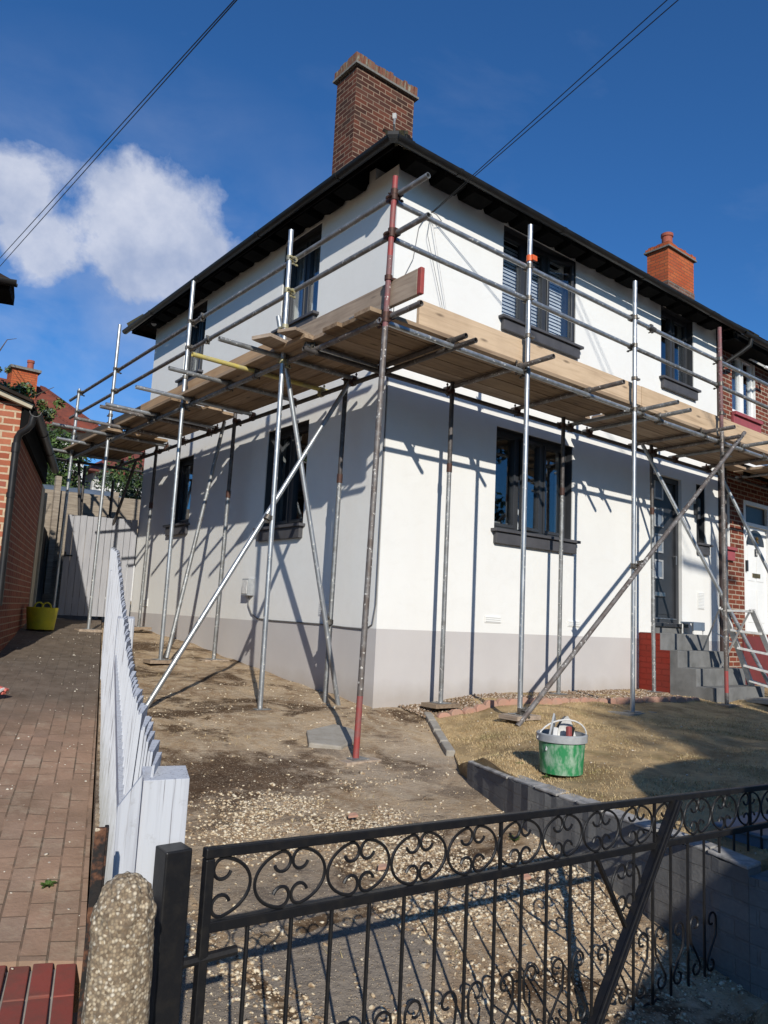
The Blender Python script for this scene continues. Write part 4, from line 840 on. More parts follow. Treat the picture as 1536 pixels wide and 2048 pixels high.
# boards
def board(name, a, b, mat, label=None, bev=.003): mb = MB(); mb.box(a, b, mat); return mb.build(name, parent=sc, bevel=bev, label=label)
BZ = 3.352
for k in range(4):
    y = -1.185+k*.236
    for (a, b) in ((-1.16+.05*k % .1, 2.62+.12*(k % 2)), (2.75+.12*(k % 2), 6.6-.2*(k % 3)), (6.65, 9.0)): board('deck_board', (a, y, BZ), (b, y+.225, BZ+.038), 'deck_x')
for k in range(4):
    x = -1.205+k*.236
    for (a, b) in ((-.27, 2.55+.1*(k % 2)), (2.70+.1*(k % 2), 4.75+.1*(k % 3)), (4.95+.05*(k % 2), 7.35)): board('deck_board', (x, a, BZ), (x+.225, b, BZ+.038), 'deck_y')
board('toe_board', (-.62, -1.172, 3.392), (2.74, -1.134, 3.617), 'toe_wood_x'); board('toe_board', (2.75, -1.172, 3.392), (6.55, -1.134, 3.620), 'toe_wood_x'); board('toe_board', (6.56, -1.172, 3.392), (9, -1.134, 3.617), 'toe_wood_x')
mb = MB(); mb.box((-1.022, -1.60, 3.40), (-.984, .45, 3.62), 'toe_grey_y'); mb.box((-1.023, -1.645, 3.40), (-.983, -1.6001, 3.62), 'board_red_end'); mb.build('toe_board', parent=sc, bevel=.006, label='weathered grey toe board with a red painted end')
board('toe_board', (-1.02, .46, 3.40), (-.982, 4.22, 3.622), 'toe_wood_y'); board('toe_board', (-1.02, 4.225, 3.392), (-.982, 7.4, 3.615), 'toe_dark_y', 'dark grey weathered toe board')
o = thing('loose_board', (-1.3, 0, 3.36), 'short loose scaffold boards poking out from the deck beside the second side standard', 'board')
mb = MB(); mb.beam((-1.46, .08, 3.385), (-.98, .26, 3.412), .225, .036, 'toe_grey_y'); mb.build('board', parent=o, bevel=.003)
mb = MB(); mb.beam((-1.36, -.20, 3.40), (-1.03, -.06, 3.43), .20, .03, 'toe_grey_y'); mb.build('board', parent=o, bevel=.003)
o = thing('steel_plank', (-1.1, -.9, 3.4), 'narrow grey metal strip lying on the scaffold ledge at the corner', 'metal strip')
mb = MB(); mb.box((-1.10, -1.15, 3.396), (-1.03, -.80, 3.412), 'galv_dull'); mb.box((-1.09, -.78, 3.394), (-1.03, -.45, 3.406), 'tube_dark'); mb.build('strip', parent=o, bevel=.003)

# ------------------------------------------------------------------ retaining wall, edging, slabs
rw = thing('retaining_wall', (-1.1, -2.9, -.3), 'low brick retaining wall painted dark grey between driveway and lawn', 'garden wall')
pts = []
for (a, b) in zip(WL, WL[1:]):
    for k in range(12): t = k/12; pts.append((a[0]+(b[0]-a[0])*t, a[1]+(b[1]-a[1])*t))
pts = pts[14:]+[WL[-1]]
def tz(y): return interp(-y, [1.45, 1.84, 2.9, 3.5, 4.35], [-.14, -.115, -.055, -.06, -.075])
mb = MB(); cp = MB(); run = 0
vs = []; fs = []
for i, (x, y) in enumerate(pts):
    jz = .006*math.sin(i*2.1)+.004*math.sin(i*5.3); top = tz(y)+jz-.012
    vs += [(x-.012+.003*math.sin(i*3.7), y, -.9), (x-.012+.003*math.sin(i*3.7), y, top), (x+.10, y, top), (x+.10, y, -.9)]
n = len(pts)
for i in range(n-1):
    for j in range(3): fs.append((i*4+j, i*4+j+1, (i+1)*4+j+1, (i+1)*4+j))
fs += [(0, 1, 2, 3), ((n-1)*4+3, (n-1)*4+2, (n-1)*4+1, (n-1)*4)]
mb.add(vs, fs, 'black_painted_brick'); mb.build('brickwork', parent=rw)
rr = random.Random(3); i = 0
while i < n-2:
    L = rr.choice([3, 4, 5]); j = min(i+L, n-1); a, b = pts[i], pts[j]; z0 = tz(a[1])+rr.uniform(-.006, .006); z1 = tz(b[1])+rr.uniform(-.006, .006); w = rr.uniform(-.006, .006)
    g = .012; d = Vector((b[0]-a[0], b[1]-a[1], 0)).normalized()
    p0 = Vector((a[0], a[1], 0))+d*g; p1 = Vector((b[0], b[1], 0))
    vs = [(p0.x-.018+w, p0.y, z0-.012), (p0.x+.105, p0.y, z0-.012), (p1.x+.105, p1.y, z1-.012), (p1.x-.018+w, p1.y, z1-.012)]
    cp.add(vs+[(v[0], v[1], v[2]+.016) for v in vs], [(0, 3, 2, 1), (4, 5, 6, 7), (0, 1, 5, 4), (1, 2, 6, 5), (2, 3, 7, 6), (3, 0, 4, 7)], 'coping'); i = j
cp.build('coping', parent=rw, bevel=.005)
mb = MB(); mb.box((-1.412, -4.45, -.9), (13, -4.352, -.112), 'black_painted_brick'); mb.build('return_wall', parent=rw)
# sunken edging stones where lawn meets drive nearer the house
k = 0
for (a, b) in (((.44, -.33), (.28, -.58)), ((.27, -.60), (.10, -.85)), ((.08, -.88), (-.09, -1.14)), ((-.10, -1.16), (-.27, -1.41))):
    mb = MB(); za = Hd(a[0], a[1]); zb = Hd(b[0], b[1]); mb.beam((a[0]-.02, a[1], za-.02), (b[0]-.02, b[1], zb-.018), .075, .13, 'slab_stone'); o = mb.build('edging_stone', bevel=.01)
    tag(o, ['mossy edging stone nearest the house wall, set between driveway and lawn', 'second edging stone from the house between driveway and lawn', 'third edging stone from the house between driveway and lawn', 'edging stone nearest the end of the dark retaining wall'][k], 'edging stone', 'edging stones between drive and lawn'); k += 1
# scalloped edging along the gravel bed
ed0, ed1 = Vector((.40, -.50, 0)), Vector((4.25, -.98, 0)); NE = 27
mb = MB(); rr = random.Random(9)
prof = [(-.072, -.06), (.072, -.06), (.072, .02), (.055, .045), (.025, .058), (-.025, .058), (-.055, .045), (-.072, .02)]
mb.extrude(prof, (0, -.03, 0), (0, .03, 0), 'terracotta_edge', xa=(1, 0, 0)); ep = mb.build('edging_tile', bevel=.006)
for i in range(NE):
    o = ep if i == 0 else ep.copy()
    if i: COL.objects.link(o)
    p = ed0.lerp(ed1, (i+.5)/NE); z = Hl(p.x, p.y)
    o.location = (p.x, p.y+rr.uniform(-.02, .02), z+rr.uniform(-.012, .006)); o.rotation_euler = (rr.uniform(-.15, .15), rr.uniform(-.06, .06), math.atan2(-.48, 3.85)+rr.uniform(-.12, .12))
    tag(o, 'pinkish scalloped edging tile in the row along the chippings bed', 'edging tile', 'scalloped edging tiles in front of the house')
mb = MB(); q = [(-1.16, -.62, 0), (-.80, -.50, 0), (-.72, -.66, 0), (-.80, -.88, 0), (-1.12, -1.06, 0), (-1.33, -.92, 0)]
q = [Vector((a, b, 0)) for a, b, c in q]; vs = [(v.x, v.y, Hd(v.x, v.y)-.03) for v in q]+[(v.x, v.y, Hd(v.x, v.y)+.035) for v in q]
mb.add(vs, [(5, 4, 3, 2, 1, 0), (6, 7, 8, 9, 10, 11)]+[(i, (i+1) % 6, 6+(i+1) % 6, 6+i) for i in range(6)], 'slab_stone')
tag(mb.build('stone_slab', bevel=.012), 'loose pale stone slab lying on the dirt beside the red-footed scaffold tube', 'slab')
for i, (x0, x1, y0, y1) in enumerate(((5.1, 5.85, -1.75, -1.15), (5.9, 6.6, -1.8, -1.12), (6.65, 7.4, -1.75, -1.1))):
    mb = MB(); mb.box((x0, y0, .03), (x1, y1, .082), 'slab_stone'); tag(mb.build('paving_slab', bevel=.008), ['grey paving slab at the foot of the front steps', 'paving slab under the stepladder foot', 'paving slab below the neighbour\'s white door'][i], 'slab', 'paving slabs by the steps')
# ------------------------------------------------------------------ front gate (wrought iron) and posts
YG = -4.2; gate = thing('iron_gate', (-2.3, YG, -.6), 'black wrought iron gate with scrollwork band and thin upright bars across the driveway', 'gate')
def gz(x): return .286-(x+3.785)*.0413          # top rail height
gm = MB(); xr_ = -.62
gm.beam((-3.80, YG, gz(-3.80)), (xr_, YG, gz(xr_)), .024, .024, 'iron_black'); gm.beam((-3.80, YG, gz(-3.80)-.171), (xr_, YG, gz(xr_)-.171), .022, .026, 'iron_black')
gm.beam((-3.80, YG, gz(-3.8)-.955), (xr_, YG, gz(xr_)-.955), .022, .026, 'iron_black')
gm.beam((-3.787, YG, gz(-3.8)-.0135), (-3.787, YG, -.62), .0245, .0245, 'iron_black', (0, 1, 0)); gm.beam((-.63, YG, gz(-.63)+.012), (-.63, YG, -.70), .026, .026, 'iron_black', (0, 1, 0))
gm.build('frame', parent=gate, bevel=.003)
gb = [-3.667+.1282*i for i in range(24)]
for i, x in enumerate(gb):
    if i == 12: continue
    mb = MB(); mb.path([(x, YG, gz(x)-.18), (x+.0005, YG+.001, gz(x)-.5), (x, YG, gz(x)-.945)], .0058, 8, 'iron_black'); mb.build('upright_bar', parent=gate, smooth=True)
def cscroll(mb, cx, cz, sgn, rx=.103, ry=.071, y=YG, hook=.026, r=.0046):
    pts = []
    for sg in (1, -1):
        arc = [(sgn*rx*math.cos(t)*1.0, sg*ry*math.sin(t)) for t in np.linspace(0, 1.30, 11)]
        ex, ez = arc[-1]; t0 = math.pi/2-.12; hk = []
        cx2, cz2 = ex-sgn*.003, ez-sg*hook
        for t in np.linspace(math.pi/2, math.pi/2+4.4, 15)[1:]:
            q = hook*(1-.10*(t-math.pi/2)/4.1); hk.append((cx2+sgn*q*math.cos(t), cz2+sg*q*math.sin(t)*1.0))
        seg = arc+hk; pts = (pts[::-1] if sg == -1 else [])+seg if sg == 1 else pts[::-1]+seg[1:] if False else pts
        if sg == 1: up_ = seg
        else: dn_ = seg
    allp = up_[::-1]+dn_[1:]
    mb.path([(cx+a, y, cz+b) for a, b in allp], r, 6, 'iron_black')
cxs = [-3.775]+[-3.548+.2235*i for i in range(14)]
for i, cx in enumerate(cxs):
    if cx > -.75: break
    cz = gz(cx)-.0855
    mb = MB(); cscroll(mb, cx+.004, cz, 1)
    if i: cscroll(mb, cx-.004, cz, -1)
    mb.build('scroll', parent=gate, smooth=True)
for x in (-2.865+.115, -1.98+.12, -1.08):
    mb = MB(); mb.beam((x, YG, gz(x)-.012), (x, YG, gz(x)-.16), .010, .010, 'iron_black', (0, 1, 0)); mb.build('band_bar', parent=gate)
# lower scrollwork: S scrolls and curls between the bars
def curl(mb, pts_, y=YG+.006): mb.path([(a, y, b) for a, b in pts_], .0045, 6, 'iron_black')
def spiral(cx, cz, r0, r1, a0, a1, n=16): return [(cx+(r0+(r1-r0)*k/n)*math.cos(a0+(a1-a0)*k/n), cz+(r0+(r1-r0)*k/n)*math.sin(a0+(a1-a0)*k/n)) for k in range(n+1)]
for i in range(11):
    cx = -3.41+.2564*i
    if cx > -.8: break
    zc = gz(cx)-.60; mb = MB()
    for sg in (1, -1):
        top = spiral(cx+sg*.062, zc+.085, .014, .036, math.pi/2-sg*3.6, math.pi/2+sg*math.pi/2, 16)
        mid = [(cx+sg*.026, zc+.06), (cx+sg*.03, zc+.02), (cx+sg*.07, zc-.03), (cx+sg*.098, zc-.07)]
        bot = spiral(cx+sg*.066, zc-.085, .034, .013, (0 if sg > 0 else math.pi), (0 if sg > 0 else math.pi)-sg*4.6, 16)
        curl(mb, top+mid+bot)
        curl(mb, spiral(cx+sg*.03, zc-.17, .012, .032, math.pi/2+sg*3.2, math.pi/2-sg*1.2, 14)+[(cx+sg*.085, zc-.20), (cx+sg*.12, zc-.26)])
    mb.build('scroll', parent=gate, smooth=True)
mb = MB(); mb.beam((-1.735, YG-.022, gz(-1.735)-.004), (-2.42, YG-.022, -.70), .010, .052, 'iron_black', (0, 1, 0)); mb.beam((-1.735, YG-.032, gz(-1.735)-.006), (-2.42, YG-.032, -.702), .020, .010, 'iron_black', (0, 1, 0)); mb.build('diagonal_brace', parent=gate, bevel=.002)
mb = MB(); mb.beam((-2.235, YG, gz(-2.235)-.18), (-2.03, YG-.004, -.27), .012, .016, 'iron_black', (0, 1, 0)); mb.build('diagonal_brace', parent=gate)
mb = MB(); cscroll(mb, -2.045, -.085, 1, .085, .085); cscroll(mb, -2.06, -.085, -1, .085, .085); mb.build('scroll', parent=gate, smooth=True)
mb = MB(); mb.path([(-3.86, YG, .045), (-3.80, YG, .045), (-3.70, YG-.01, .05)], .012, 8, 'iron_black'); mb.box((-3.872, YG-.012, .02), (-3.848, YG+.03, .07), 'iron_black'); mb.build('latch', parent=gate, smooth=True); mb = MB(); mb.tube((-3.85, YG, -.42), (-3.79, YG, -.42), .016, 8, 'iron_black'); mb.build('hinge', parent=gate, smooth=True)
mb = MB(); mb.box((-3.912, YG-.032, -.72), (-3.846, YG+.034, .312), 'iron_black'); gp = mb.build('gate_post', bevel=.004); tag(gp, 'square black metal gate post beside the pebbly concrete post', 'post')
# concrete post with exposed aggregate and rounded head
p = FR(1.62, .103); mb = MB(); NL = 34; prof = []
for k in range(12): t = k/11*math.pi/2; prof.append((.060*math.sin(t)**.8 if k else .002, .095*math.cos(t)))
prof = prof+[(.0615, -.10), (.0645, -.4), (.068, -1.0)]
mb.lathe(prof, (p[0], p[1], .262), NL, 'aggregate', 1, .9)
mb.v = [(x+(.004*math.sin(z*61+i*.9)+.003*math.sin(i*2.3+z*23)), y+.003*math.cos(z*47+i*1.7), z) for i, (x, y, z) in enumerate(mb.v)]
cpst = mb.build('concrete_post', smooth=True); tag(cpst, 'stubby round-headed concrete post with exposed pebble aggregate', 'post')
tx = bpy.data.textures.new('pebbles', 'VORONOI'); tx.noise_scale = .012
sb = cpst.modifiers.new('sub', 'SUBSURF'); sb.levels = 2; sb.render_levels = 3; dm = cpst.modifiers.new('disp', 'DISPLACE'); dm.texture = tx; dm.strength = .005; dm.texture_coords = 'LOCAL'
p = FR(1.7, .050); mb = MB(); mb.beam((p[0], p[1], -.7), (p[0]-.002, p[1], .425), .022, .008, 'rusty', (UX, UY, 0)); q = FR(1.712, .060); mb.beam((q[0], q[1], -.7), (q[0], q[1], .423), .008, .026, 'rusty', (UX, UY, 0))
tag(mb.build('iron_post', bevel=.0015), 'rusty black angle-iron post with flaking paint left of the concrete post', 'post')

# ------------------------------------------------------------------ close-boarded fence in pale grey paint
fence = thing('board_fence', (*FR(5, .1), -.2), 'pale grey painted close-boarded fence running up between the two driveways', 'fence')
Ds = [1.7, 2.1, 3.6, 5.2, 7.5, 9.6]; dt = [.172, .172, .170, .156, .125, .090]; zt = [.44, .495, .555, .84, 1.36, 1.53]
mb = MB(); D = 2.02; rr = random.Random(12); k = 0
while D < 9.6:
    w = .10; t_ = interp(D, Ds, dt); z1 = interp(D, Ds, zt)+rr.uniform(-.012, .014); x0, y0 = FR(D, 0); g = min(Hd(x0, y0), Hn(x0, y0))-.08
    db = .108; a0, a1 = -.010, .008                      # each board feathers outwards at its far edge
    def P(dd, off, d, z): q = FR(dd, d+off); return (q[0], q[1], z)
    tip = rr.uniform(.0, .018) if D > 2.3 else 0
    near, far = (D-.012, D+w)
    vs = [P(near, a0, db, g), P(far, a1, db, g), P(far, a1+.013, db, g), P(near, a0+.006, db, g),
          P(near, a0, t_, z1-tip), P(far, a1, t_, z1+.012), P(far, a1+.013, t_, z1+.012), P(near, a0+.006, t_, z1-tip)]
    mb.add(vs, [(0, 3, 2, 1), (4, 5, 6, 7), (0, 1, 5, 4), (1, 2, 6, 5), (2, 3, 7, 6), (3, 0, 4, 7)], 'fence_paint')
    D += w-.012 if rr.random() > .06 else w+.008; k += 1
mb.build('boards', parent=fence)
def fpost(D, d0, d1, z1, th, name='fence_post', cap=True):
    m_ = MB(); zb = min(Hd(*FR(D, d0)), Hn(*FR(D, d0)))-.15
    def P(dd, d, z): q = FR(dd, d); return (q[0], q[1], z)
    vs = [P(D, d0, zb), P(D, d1, zb), P(D+th, d1, zb), P(D+th, d0, zb), P(D, d0, z1-.015), P(D, d1, z1-.012), P(D+th, d1, z1), P(D+th, d0, z1)]
    m_.add(vs, [(0, 3, 2, 1), (4, 5, 6, 7), (0, 1, 5, 4), (1, 2, 6, 5), (2, 3, 7, 6), (3, 0, 4, 7)], 'fence_paint')
    if D < 3: # dark plate near the foot paints the shade inside an open mortice
        vs = [P(D-.003, d0+.018, .10), P(D-.003, d0+.048, .10), P(D-.003, d0+.048, .185), P(D-.003, d0+.018, .185)]
        vs += [P(D-.0005, d0+.018, .10), P(D-.0005, d0+.048, .10), P(D-.0005, d0+.048, .185), P(D-.0005, d0+.018, .185)]
        m_.add(vs, [(3, 2, 1, 0), (4, 5, 6, 7), (0, 1, 5, 4), (1, 2, 6, 5), (2, 3, 7, 6), (3, 0, 4, 7)], 'dark_board')
    return m_.build(name, parent=fence, bevel=.004)
fpost(1.985, .143, .252, .468, .10, cap=True); fpost(5.07, .126, .228, .80, .10); fpost(8.2, .09, .19, 1.22, .10)
# wide first board at the near end
def P3(dd, d, z): q = FR(dd, d); return (q[0], q[1], z)
mb = MB(); vs = [P3(1.96, .108, -.7), P3(1.97, .141, -.7), P3(1.985, .141, -.7), P3(1.975, .108, -.7), P3(1.96, .088, .40), P3(1.97, .139, .47), P3(1.985, .139, .47), P3(1.975, .088, .40)]
mb.add(vs, [(0, 3, 2, 1), (4, 5, 6, 7), (0, 1, 5, 4), (1, 2, 6, 5), (2, 3, 7, 6), (3, 0, 4, 7)], 'fence_paint'); mb.build('end_board', parent=fence)
mb = MB()
for dz in (.25, .75):
    for (a, b) in ((2.05, 5.05), (5.15, 8.2), (8.3, 9.5)):
        qa, qb = FR(a, .150), FR(b, .150); mb.beam((qa[0], qa[1], Hd(*qa)+dz*.75), (qb[0], qb[1], Hd(*qb)+dz*.95), .04, .07, 'fence_paint')
mb.build('rails', parent=fence)

# ------------------------------------------------------------------ neighbour's garage on the left
ga = thing('garage', (*FR(10.5, -2), .2), 'small brick garage with black gutter and downpipe at the left edge', 'garage')
def FB(mb, D0, D1, d0, d1, z0, z1, m):
    c = [FR(D0, d0), FR(D0, d1), FR(D1, d1), FR(D1, d0)]
    vs = [(x, y, z0) for x, y in c]+[(x, y, z1) for x, y in c]
    mb.add(vs, [(0, 3, 2, 1), (4, 5, 6, 7), (0, 1, 5, 4), (1, 2, 6, 5), (2, 3, 7, 6), (3, 0, 4, 7)], m)
def rotuv(o, ang):      # brick courses follow the angled walls
    me = o.data; uv = me.uv_layers['UV']
    for p in me.polygons:
        n = p.normal
        for li in p.loop_indices:
            c = me.vertices[me.loops[li].vertex_index].co
            al = (c.x*UX+c.y*UY); ac = (c.x*UY-c.y*UX)
            if abs(n.z) < .5: uv.data[li].uv = (al, c.z) if abs(n.x*UY-n.y*UX) > .7 else (ac, c.z)
    return o
mb = MB(); FB(mb, 8.8, 12.4, -1.25, -.95, -.1, 2.95, 'garage_brick_shaded'); rotuv(mb.build('side_wall', parent=ga), 0)
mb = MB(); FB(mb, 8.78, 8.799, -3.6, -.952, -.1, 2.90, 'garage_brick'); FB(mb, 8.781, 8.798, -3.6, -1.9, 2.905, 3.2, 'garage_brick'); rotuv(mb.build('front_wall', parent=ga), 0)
mb = MB(); FB(mb, 8.80, 12.4, -3.6, -1.251, 2.80, 2.9, 'dark_board'); 
q0, q1 = P3(8.72, -3.3, 3.75), P3(8.72, -.84, 2.90)
mb.beam(q0, q1, .09, .05, 'cream_paint'); mb.beam((q0[0], q0[1], q0[2]+.05), (q1[0], q1[1], q1[2]+.05), .20, .03, 'roof_tile')
vs = [P3(8.7, -3.3, 3.79), P3(8.7, -.82, 2.93), P3(12.5, -.82, 2.96), P3(12.5, -3.3, 3.82)]; mb.add(vs+[(a, b, c-.04) for a, b, c in vs], [(0, 1, 2, 3), (7, 6, 5, 4), (0, 4, 5, 1), (1, 5, 6, 2), (2, 6, 7, 3), (3, 7, 4, 0)], 'roof_tile')
mb.build('roof', parent=ga)
mb = MB(); FB(mb, 8.77, 12.45, -.945, -.90, 2.62, 2.90, 'black_timber'); FB(mb, 8.74, 8.769, -.925, -.80, 2.66, 2.88, 'black_timber'); mb.build('fascia', parent=ga)
g0, g1 = Vector(P3(8.62, -.80, 2.84)), Vector(P3(12.5, -.80, 2.86)); prof = [(.06*math.cos(t), .06*math.sin(t)) for t in np.linspace(math.pi, 2*math.pi, 10)]+[(.052*math.cos(t), .052*math.sin(t)) for t in np.linspace(2*math.pi, math.pi, 10)]
mb = MB(); mb.extrude(prof, g0, g1, 'black_plastic', xa=(UY, -UX, 0)); mb.extrude([(a*1.12, b*1.12) for a, b in prof], g0.lerp(g1, .28), g0.lerp(g1, .29), 'black_plastic', xa=(UY, -UX, 0)); mb.extrude([(a*1.12, b*1.12) for a, b in prof], g0.lerp(g1, .6), g0.lerp(g1, .61), 'black_plastic', xa=(UY, -UX, 0)); mb.build('gutter', parent=ga, smooth=True)
mb = MB(); mb.path([P3(8.66, -.82, 2.80), P3(8.66, -.83, 2.70), P3(8.68, -.87, 2.65), P3(8.71, -.93, 2.61), P3(8.73, -.955, 2.56), P3(8.73, -.96, 2.45), P3(8.73, -.95, .95), P3(8.72, -.95, .80)], .036, 12, 'black_plastic')
mb.tube(P3(8.73, -.957, 1.92), P3(8.73, -.957, 1.97), .043, 12, 'black_plastic'); mb.tube(P3(8.73, -.96, 2.40), P3(8.73, -.96, 2.5), .043, 12, 'black_plastic'); mb.build('downpipe', parent=ga, smooth=True)
mb = MB(); FB(mb, 12.405, 12.95, -1.2, -.94, 0, 2.6, 'cream_paint'); FB(mb, 12.96, 13.3, -1.22, -1.0, 0, 2.55, 'dark_board'); FB(mb, 13.31, 13.42, -1.15, -.93, 0, 2.6, 'cream_paint'); mb.build('door_frame', parent=ga)
sh = thing('side_fence', (*FR(15, -1), .5), 'dark shaded timber fence along the passage behind the garage', 'fence')
mb = MB()
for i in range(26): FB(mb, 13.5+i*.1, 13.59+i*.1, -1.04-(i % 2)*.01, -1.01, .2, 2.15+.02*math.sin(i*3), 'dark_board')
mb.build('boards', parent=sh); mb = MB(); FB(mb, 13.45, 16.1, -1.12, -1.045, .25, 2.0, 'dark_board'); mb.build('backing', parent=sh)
# neighbour's main house, only its eaves corner reaches into view
nh = thing('left_house', (*FR(10, -3), 0), 'black eaves corner of a bay jutting from the neighbouring house at the upper left edge', 'house')
mb = MB(); FB(mb, 9.6, 15, -6, -2.9, -.1, 4.35, 'garage_brick_shaded'); mb.build('wall', parent=nh)
mb = MB(); FB(mb, 9.02, 9.5, -6.6, -1.24, 4.26, 4.36, 'black_timber')
vs = [P3(8.98, -6.6, 4.36), P3(8.98, -1.20, 4.36), P3(9.5, -1.24, 4.36), P3(15.6, -6.6, 4.36), P3(10.6, -3.9, 6.0), P3(11.2, -4.2, 6.0)]
mb.add(vs, [(0, 1, 4), (1, 2, 5, 4), (2, 3, 5), (3, 0, 4, 5), (0, 3, 2, 1)], 'roof_tile'); mb.build('roof', parent=nh)
mb = MB(); g0, g1 = Vector(P3(8.95, -6.6, 4.34)), Vector(P3(8.95, -1.16, 4.34)); mb.extrude(prof, g0, g1, 'black_plastic', xa=(UX, UY, 0)); mb.build('gutter', parent=nh, smooth=True)

# ------------------------------------------------------------------ side gate, lap fence, hedge and house at the back
sg = thing('side_gate', (-.55, 6.75, .6), 'tall boarded side gate painted grey at the back corner of the white house', 'gate')
gA, gB = Vector((-1.06, 6.95, 0)), Vector((-.02, 6.60, 0)); mb = MB(); n = 11
for i in range(n):
    a = gA.lerp(gB, i/n); b = gA.lerp(gB, (i+.95)/n); top = 2.29+.006*math.sin(i*4)
    mb.beam((a.x, a.y, (.66+top)/2), (b.x, b.y, (.66+top)/2), .022, top-.66, 'grey_gate')
mb.build('boards', parent=sg, bevel=.002)
mb = MB(); d = (gB-gA).normalized(); nn = Vector((d.y, -d.x, 0))*.02
mb.beam(gA+Vector((0, 0, 2.2))-nn*2, gB+Vector((0, 0, 2.2))-nn*2, .03, .1, 'grey_gate'); mb.beam(gA+Vector((0, 0, .9))-nn*2, gB+Vector((0, 0, .9))-nn*2, .03, .1, 'grey_gate'); mb.build('ledges', parent=sg)
mb = MB(); a = gA.lerp(gB, .02)+nn*1.3; b = gA.lerp(gB, .12)+nn*1.3; mb.beam(a+Vector((0, 0, 1.62)), b+Vector((0, 0, 1.62)), .012, .025, 'black_plastic'); mb.beam(a+Vector((0, 0, 1.60)), a+Vector((0, 0, 1.68)), .02, .02, 'black_plastic'); mb.build('latch', parent=sg)
lf = thing('lap_fence', (0, 9, 1.5), 'weathered overlapping lap panel fence behind the grey side gate', 'fence')
mb = MB()
for i in range(11): z = 1.7+i*.118; mb.beam((-2.6, 9.35-.004*i, z), (3.2, 8.35-.004*i, z), .014, .125, 'lap_wood', (0, -.12, 1))
mb.build('slats', parent=lf)
for (x, y, zz) in ((-2.4, 9.22, 3.15), (-.75, 8.93, 3.2), (.28, 8.75, 3.02), (1.0, 8.62, 3.0)):
    mb = MB(); mb.box((x-.05, y-.07, 1), (x+.05, y+.03, zz), 'lap_wood'); mb.build('post', parent=lf)
shd = thing('shed_roof', (-.2, 10, 2), 'low grey felt shed roof just above the lap fence', 'shed')
mb = MB(); mb.add([(-1.2, 9.6, 3.0), (.7, 9.3, 3.0), (.9, 11, 3.35), (-1.0, 11.3, 3.35), (-1.2, 9.6, 2.9), (.7, 9.3, 2.9), (.9, 11, 3.25), (-1.0, 11.3, 3.25)], [(0, 1, 2, 3), (7, 6, 5, 4), (0, 4, 5, 1), (1, 5, 6, 2), (2, 6, 7, 3), (3, 7, 4, 0)], 'blue_grey_plastic'); mb.build('roof', parent=shd)
mb = MB(); mb.box((-1.0, 9.7, .6), (.6, 11, 2.89), 'lap_wood'); mb.build('wall', parent=shd)
# leaves helper: many small leaf quads spread through clumps
def leaves(name, clumps, n, size, mats, parent=None, seed=1, label=None, flat=.0):
    g = np.random.default_rng(seed); cl = np.array([c[:3] for c in clumps], float); rad = np.array([c[3:6] if len(c) >= 6 else (c[3],)*3 for c in clumps], float)
    wgt = rad.prod(1); wgt /= wgt.sum(); idx = g.choice(len(cl), n, p=wgt)
    u = g.normal(size=(n, 3)); u /= np.linalg.norm(u, axis=1)[:, None]; rr_ = g.random(n)**.45
    P = cl[idx]+u*rad[idx]*rr_[:, None]
    nrm = g.normal(size=(n, 3))+u*.8+np.array([0, 0, .6]); nrm /= np.linalg.norm(nrm, axis=1)[:, None]
    a = np.cross(nrm, g.normal(size=(n, 3))); a /= np.linalg.norm(a, axis=1)[:, None]; b = np.cross(nrm, a)
    s_ = size*(.6+.8*g.random(n))[:, None]
    V = np.stack([P-a*s_, P-b*s_*.45, P+a*s_, P+b*s_*.45], 1).reshape(-1, 3)
    me = bpy.data.meshes.new(name); me.vertices.add(4*n); me.vertices.foreach_set('co', V.ravel())
    me.loops.add(4*n); me.loops.foreach_set('vertex_index', np.arange(4*n, dtype=np.int32)); me.polygons.add(n)
    me.polygons.foreach_set('loop_start', np.arange(0, 4*n, 4, dtype=np.int32)); me.polygons.foreach_set('loop_total', np.full(n, 4, np.int32))
    mi = ((g.random(n)*.5+.5*((idx*37 % 11)/11))*len(mats)).astype(np.int32).clip(0, len(mats)-1)
    for k_ in mats: me.materials.append(M[k_])
    me.polygons.foreach_set('material_index', mi); me.update(); me.validate()
    o = bpy.data.objects.new(name, me); COL.objects.link(o)
    if parent: o.parent = parent; o.matrix_parent_inverse = Matrix.Translation(-Vector(parent.location))
    return o
def shrub(name, loc, clumps, n, size, mats, label, cat, seed, stems=()):
    t = thing(name, loc, label, cat); leaves('crown', clumps, n, size, mats, t, seed)
    mb = MB()
    for s_ in stems: mb.path(s_[0], s_[1], 7, 'bark')
    if stems: mb.build('trunk', parent=t, smooth=True)
    return t
def rclumps(c, spread, k, r, seed):
    g = np.random.default_rng(seed); return [(c[0]+g.normal()*spread[0], c[1]+g.normal()*spread[1], c[2]+g.normal()*spread[2], r*(.6+.7*g.random())) for _ in range(k)]
shrub('bush', (0, 11.6, .6), rclumps((-.1, 11.6, 3.6), (.55, .5, .40), 16, .42, 3), 9000, .05, ['leaf_dark', 'leaf_green', 'leaf_dark'], 'dark green bush rising over the lap fence below the scaffold deck', 'bush', 4, [([(0, 11.6, .6), (0, 11.6, 2.4), (.3, 11.6, 3.8)], [.08, .06, .02])])
shrub('bush', (1.3, 11.4, .6), rclumps((1.55, 11.4, 3.25), (.5, .4, .40), 14, .34, 6), 6000, .045, ['leaf_blue', 'leaf_dark', 'leaf_blue'], 'grey-green bush over the lap fence beside the white house corner', 'bush', 7, [([(1.5, 11.4, .6), (1.5, 11.4, 2.3), (1.7, 11.4, 3.6)], [.07, .05, .02])])
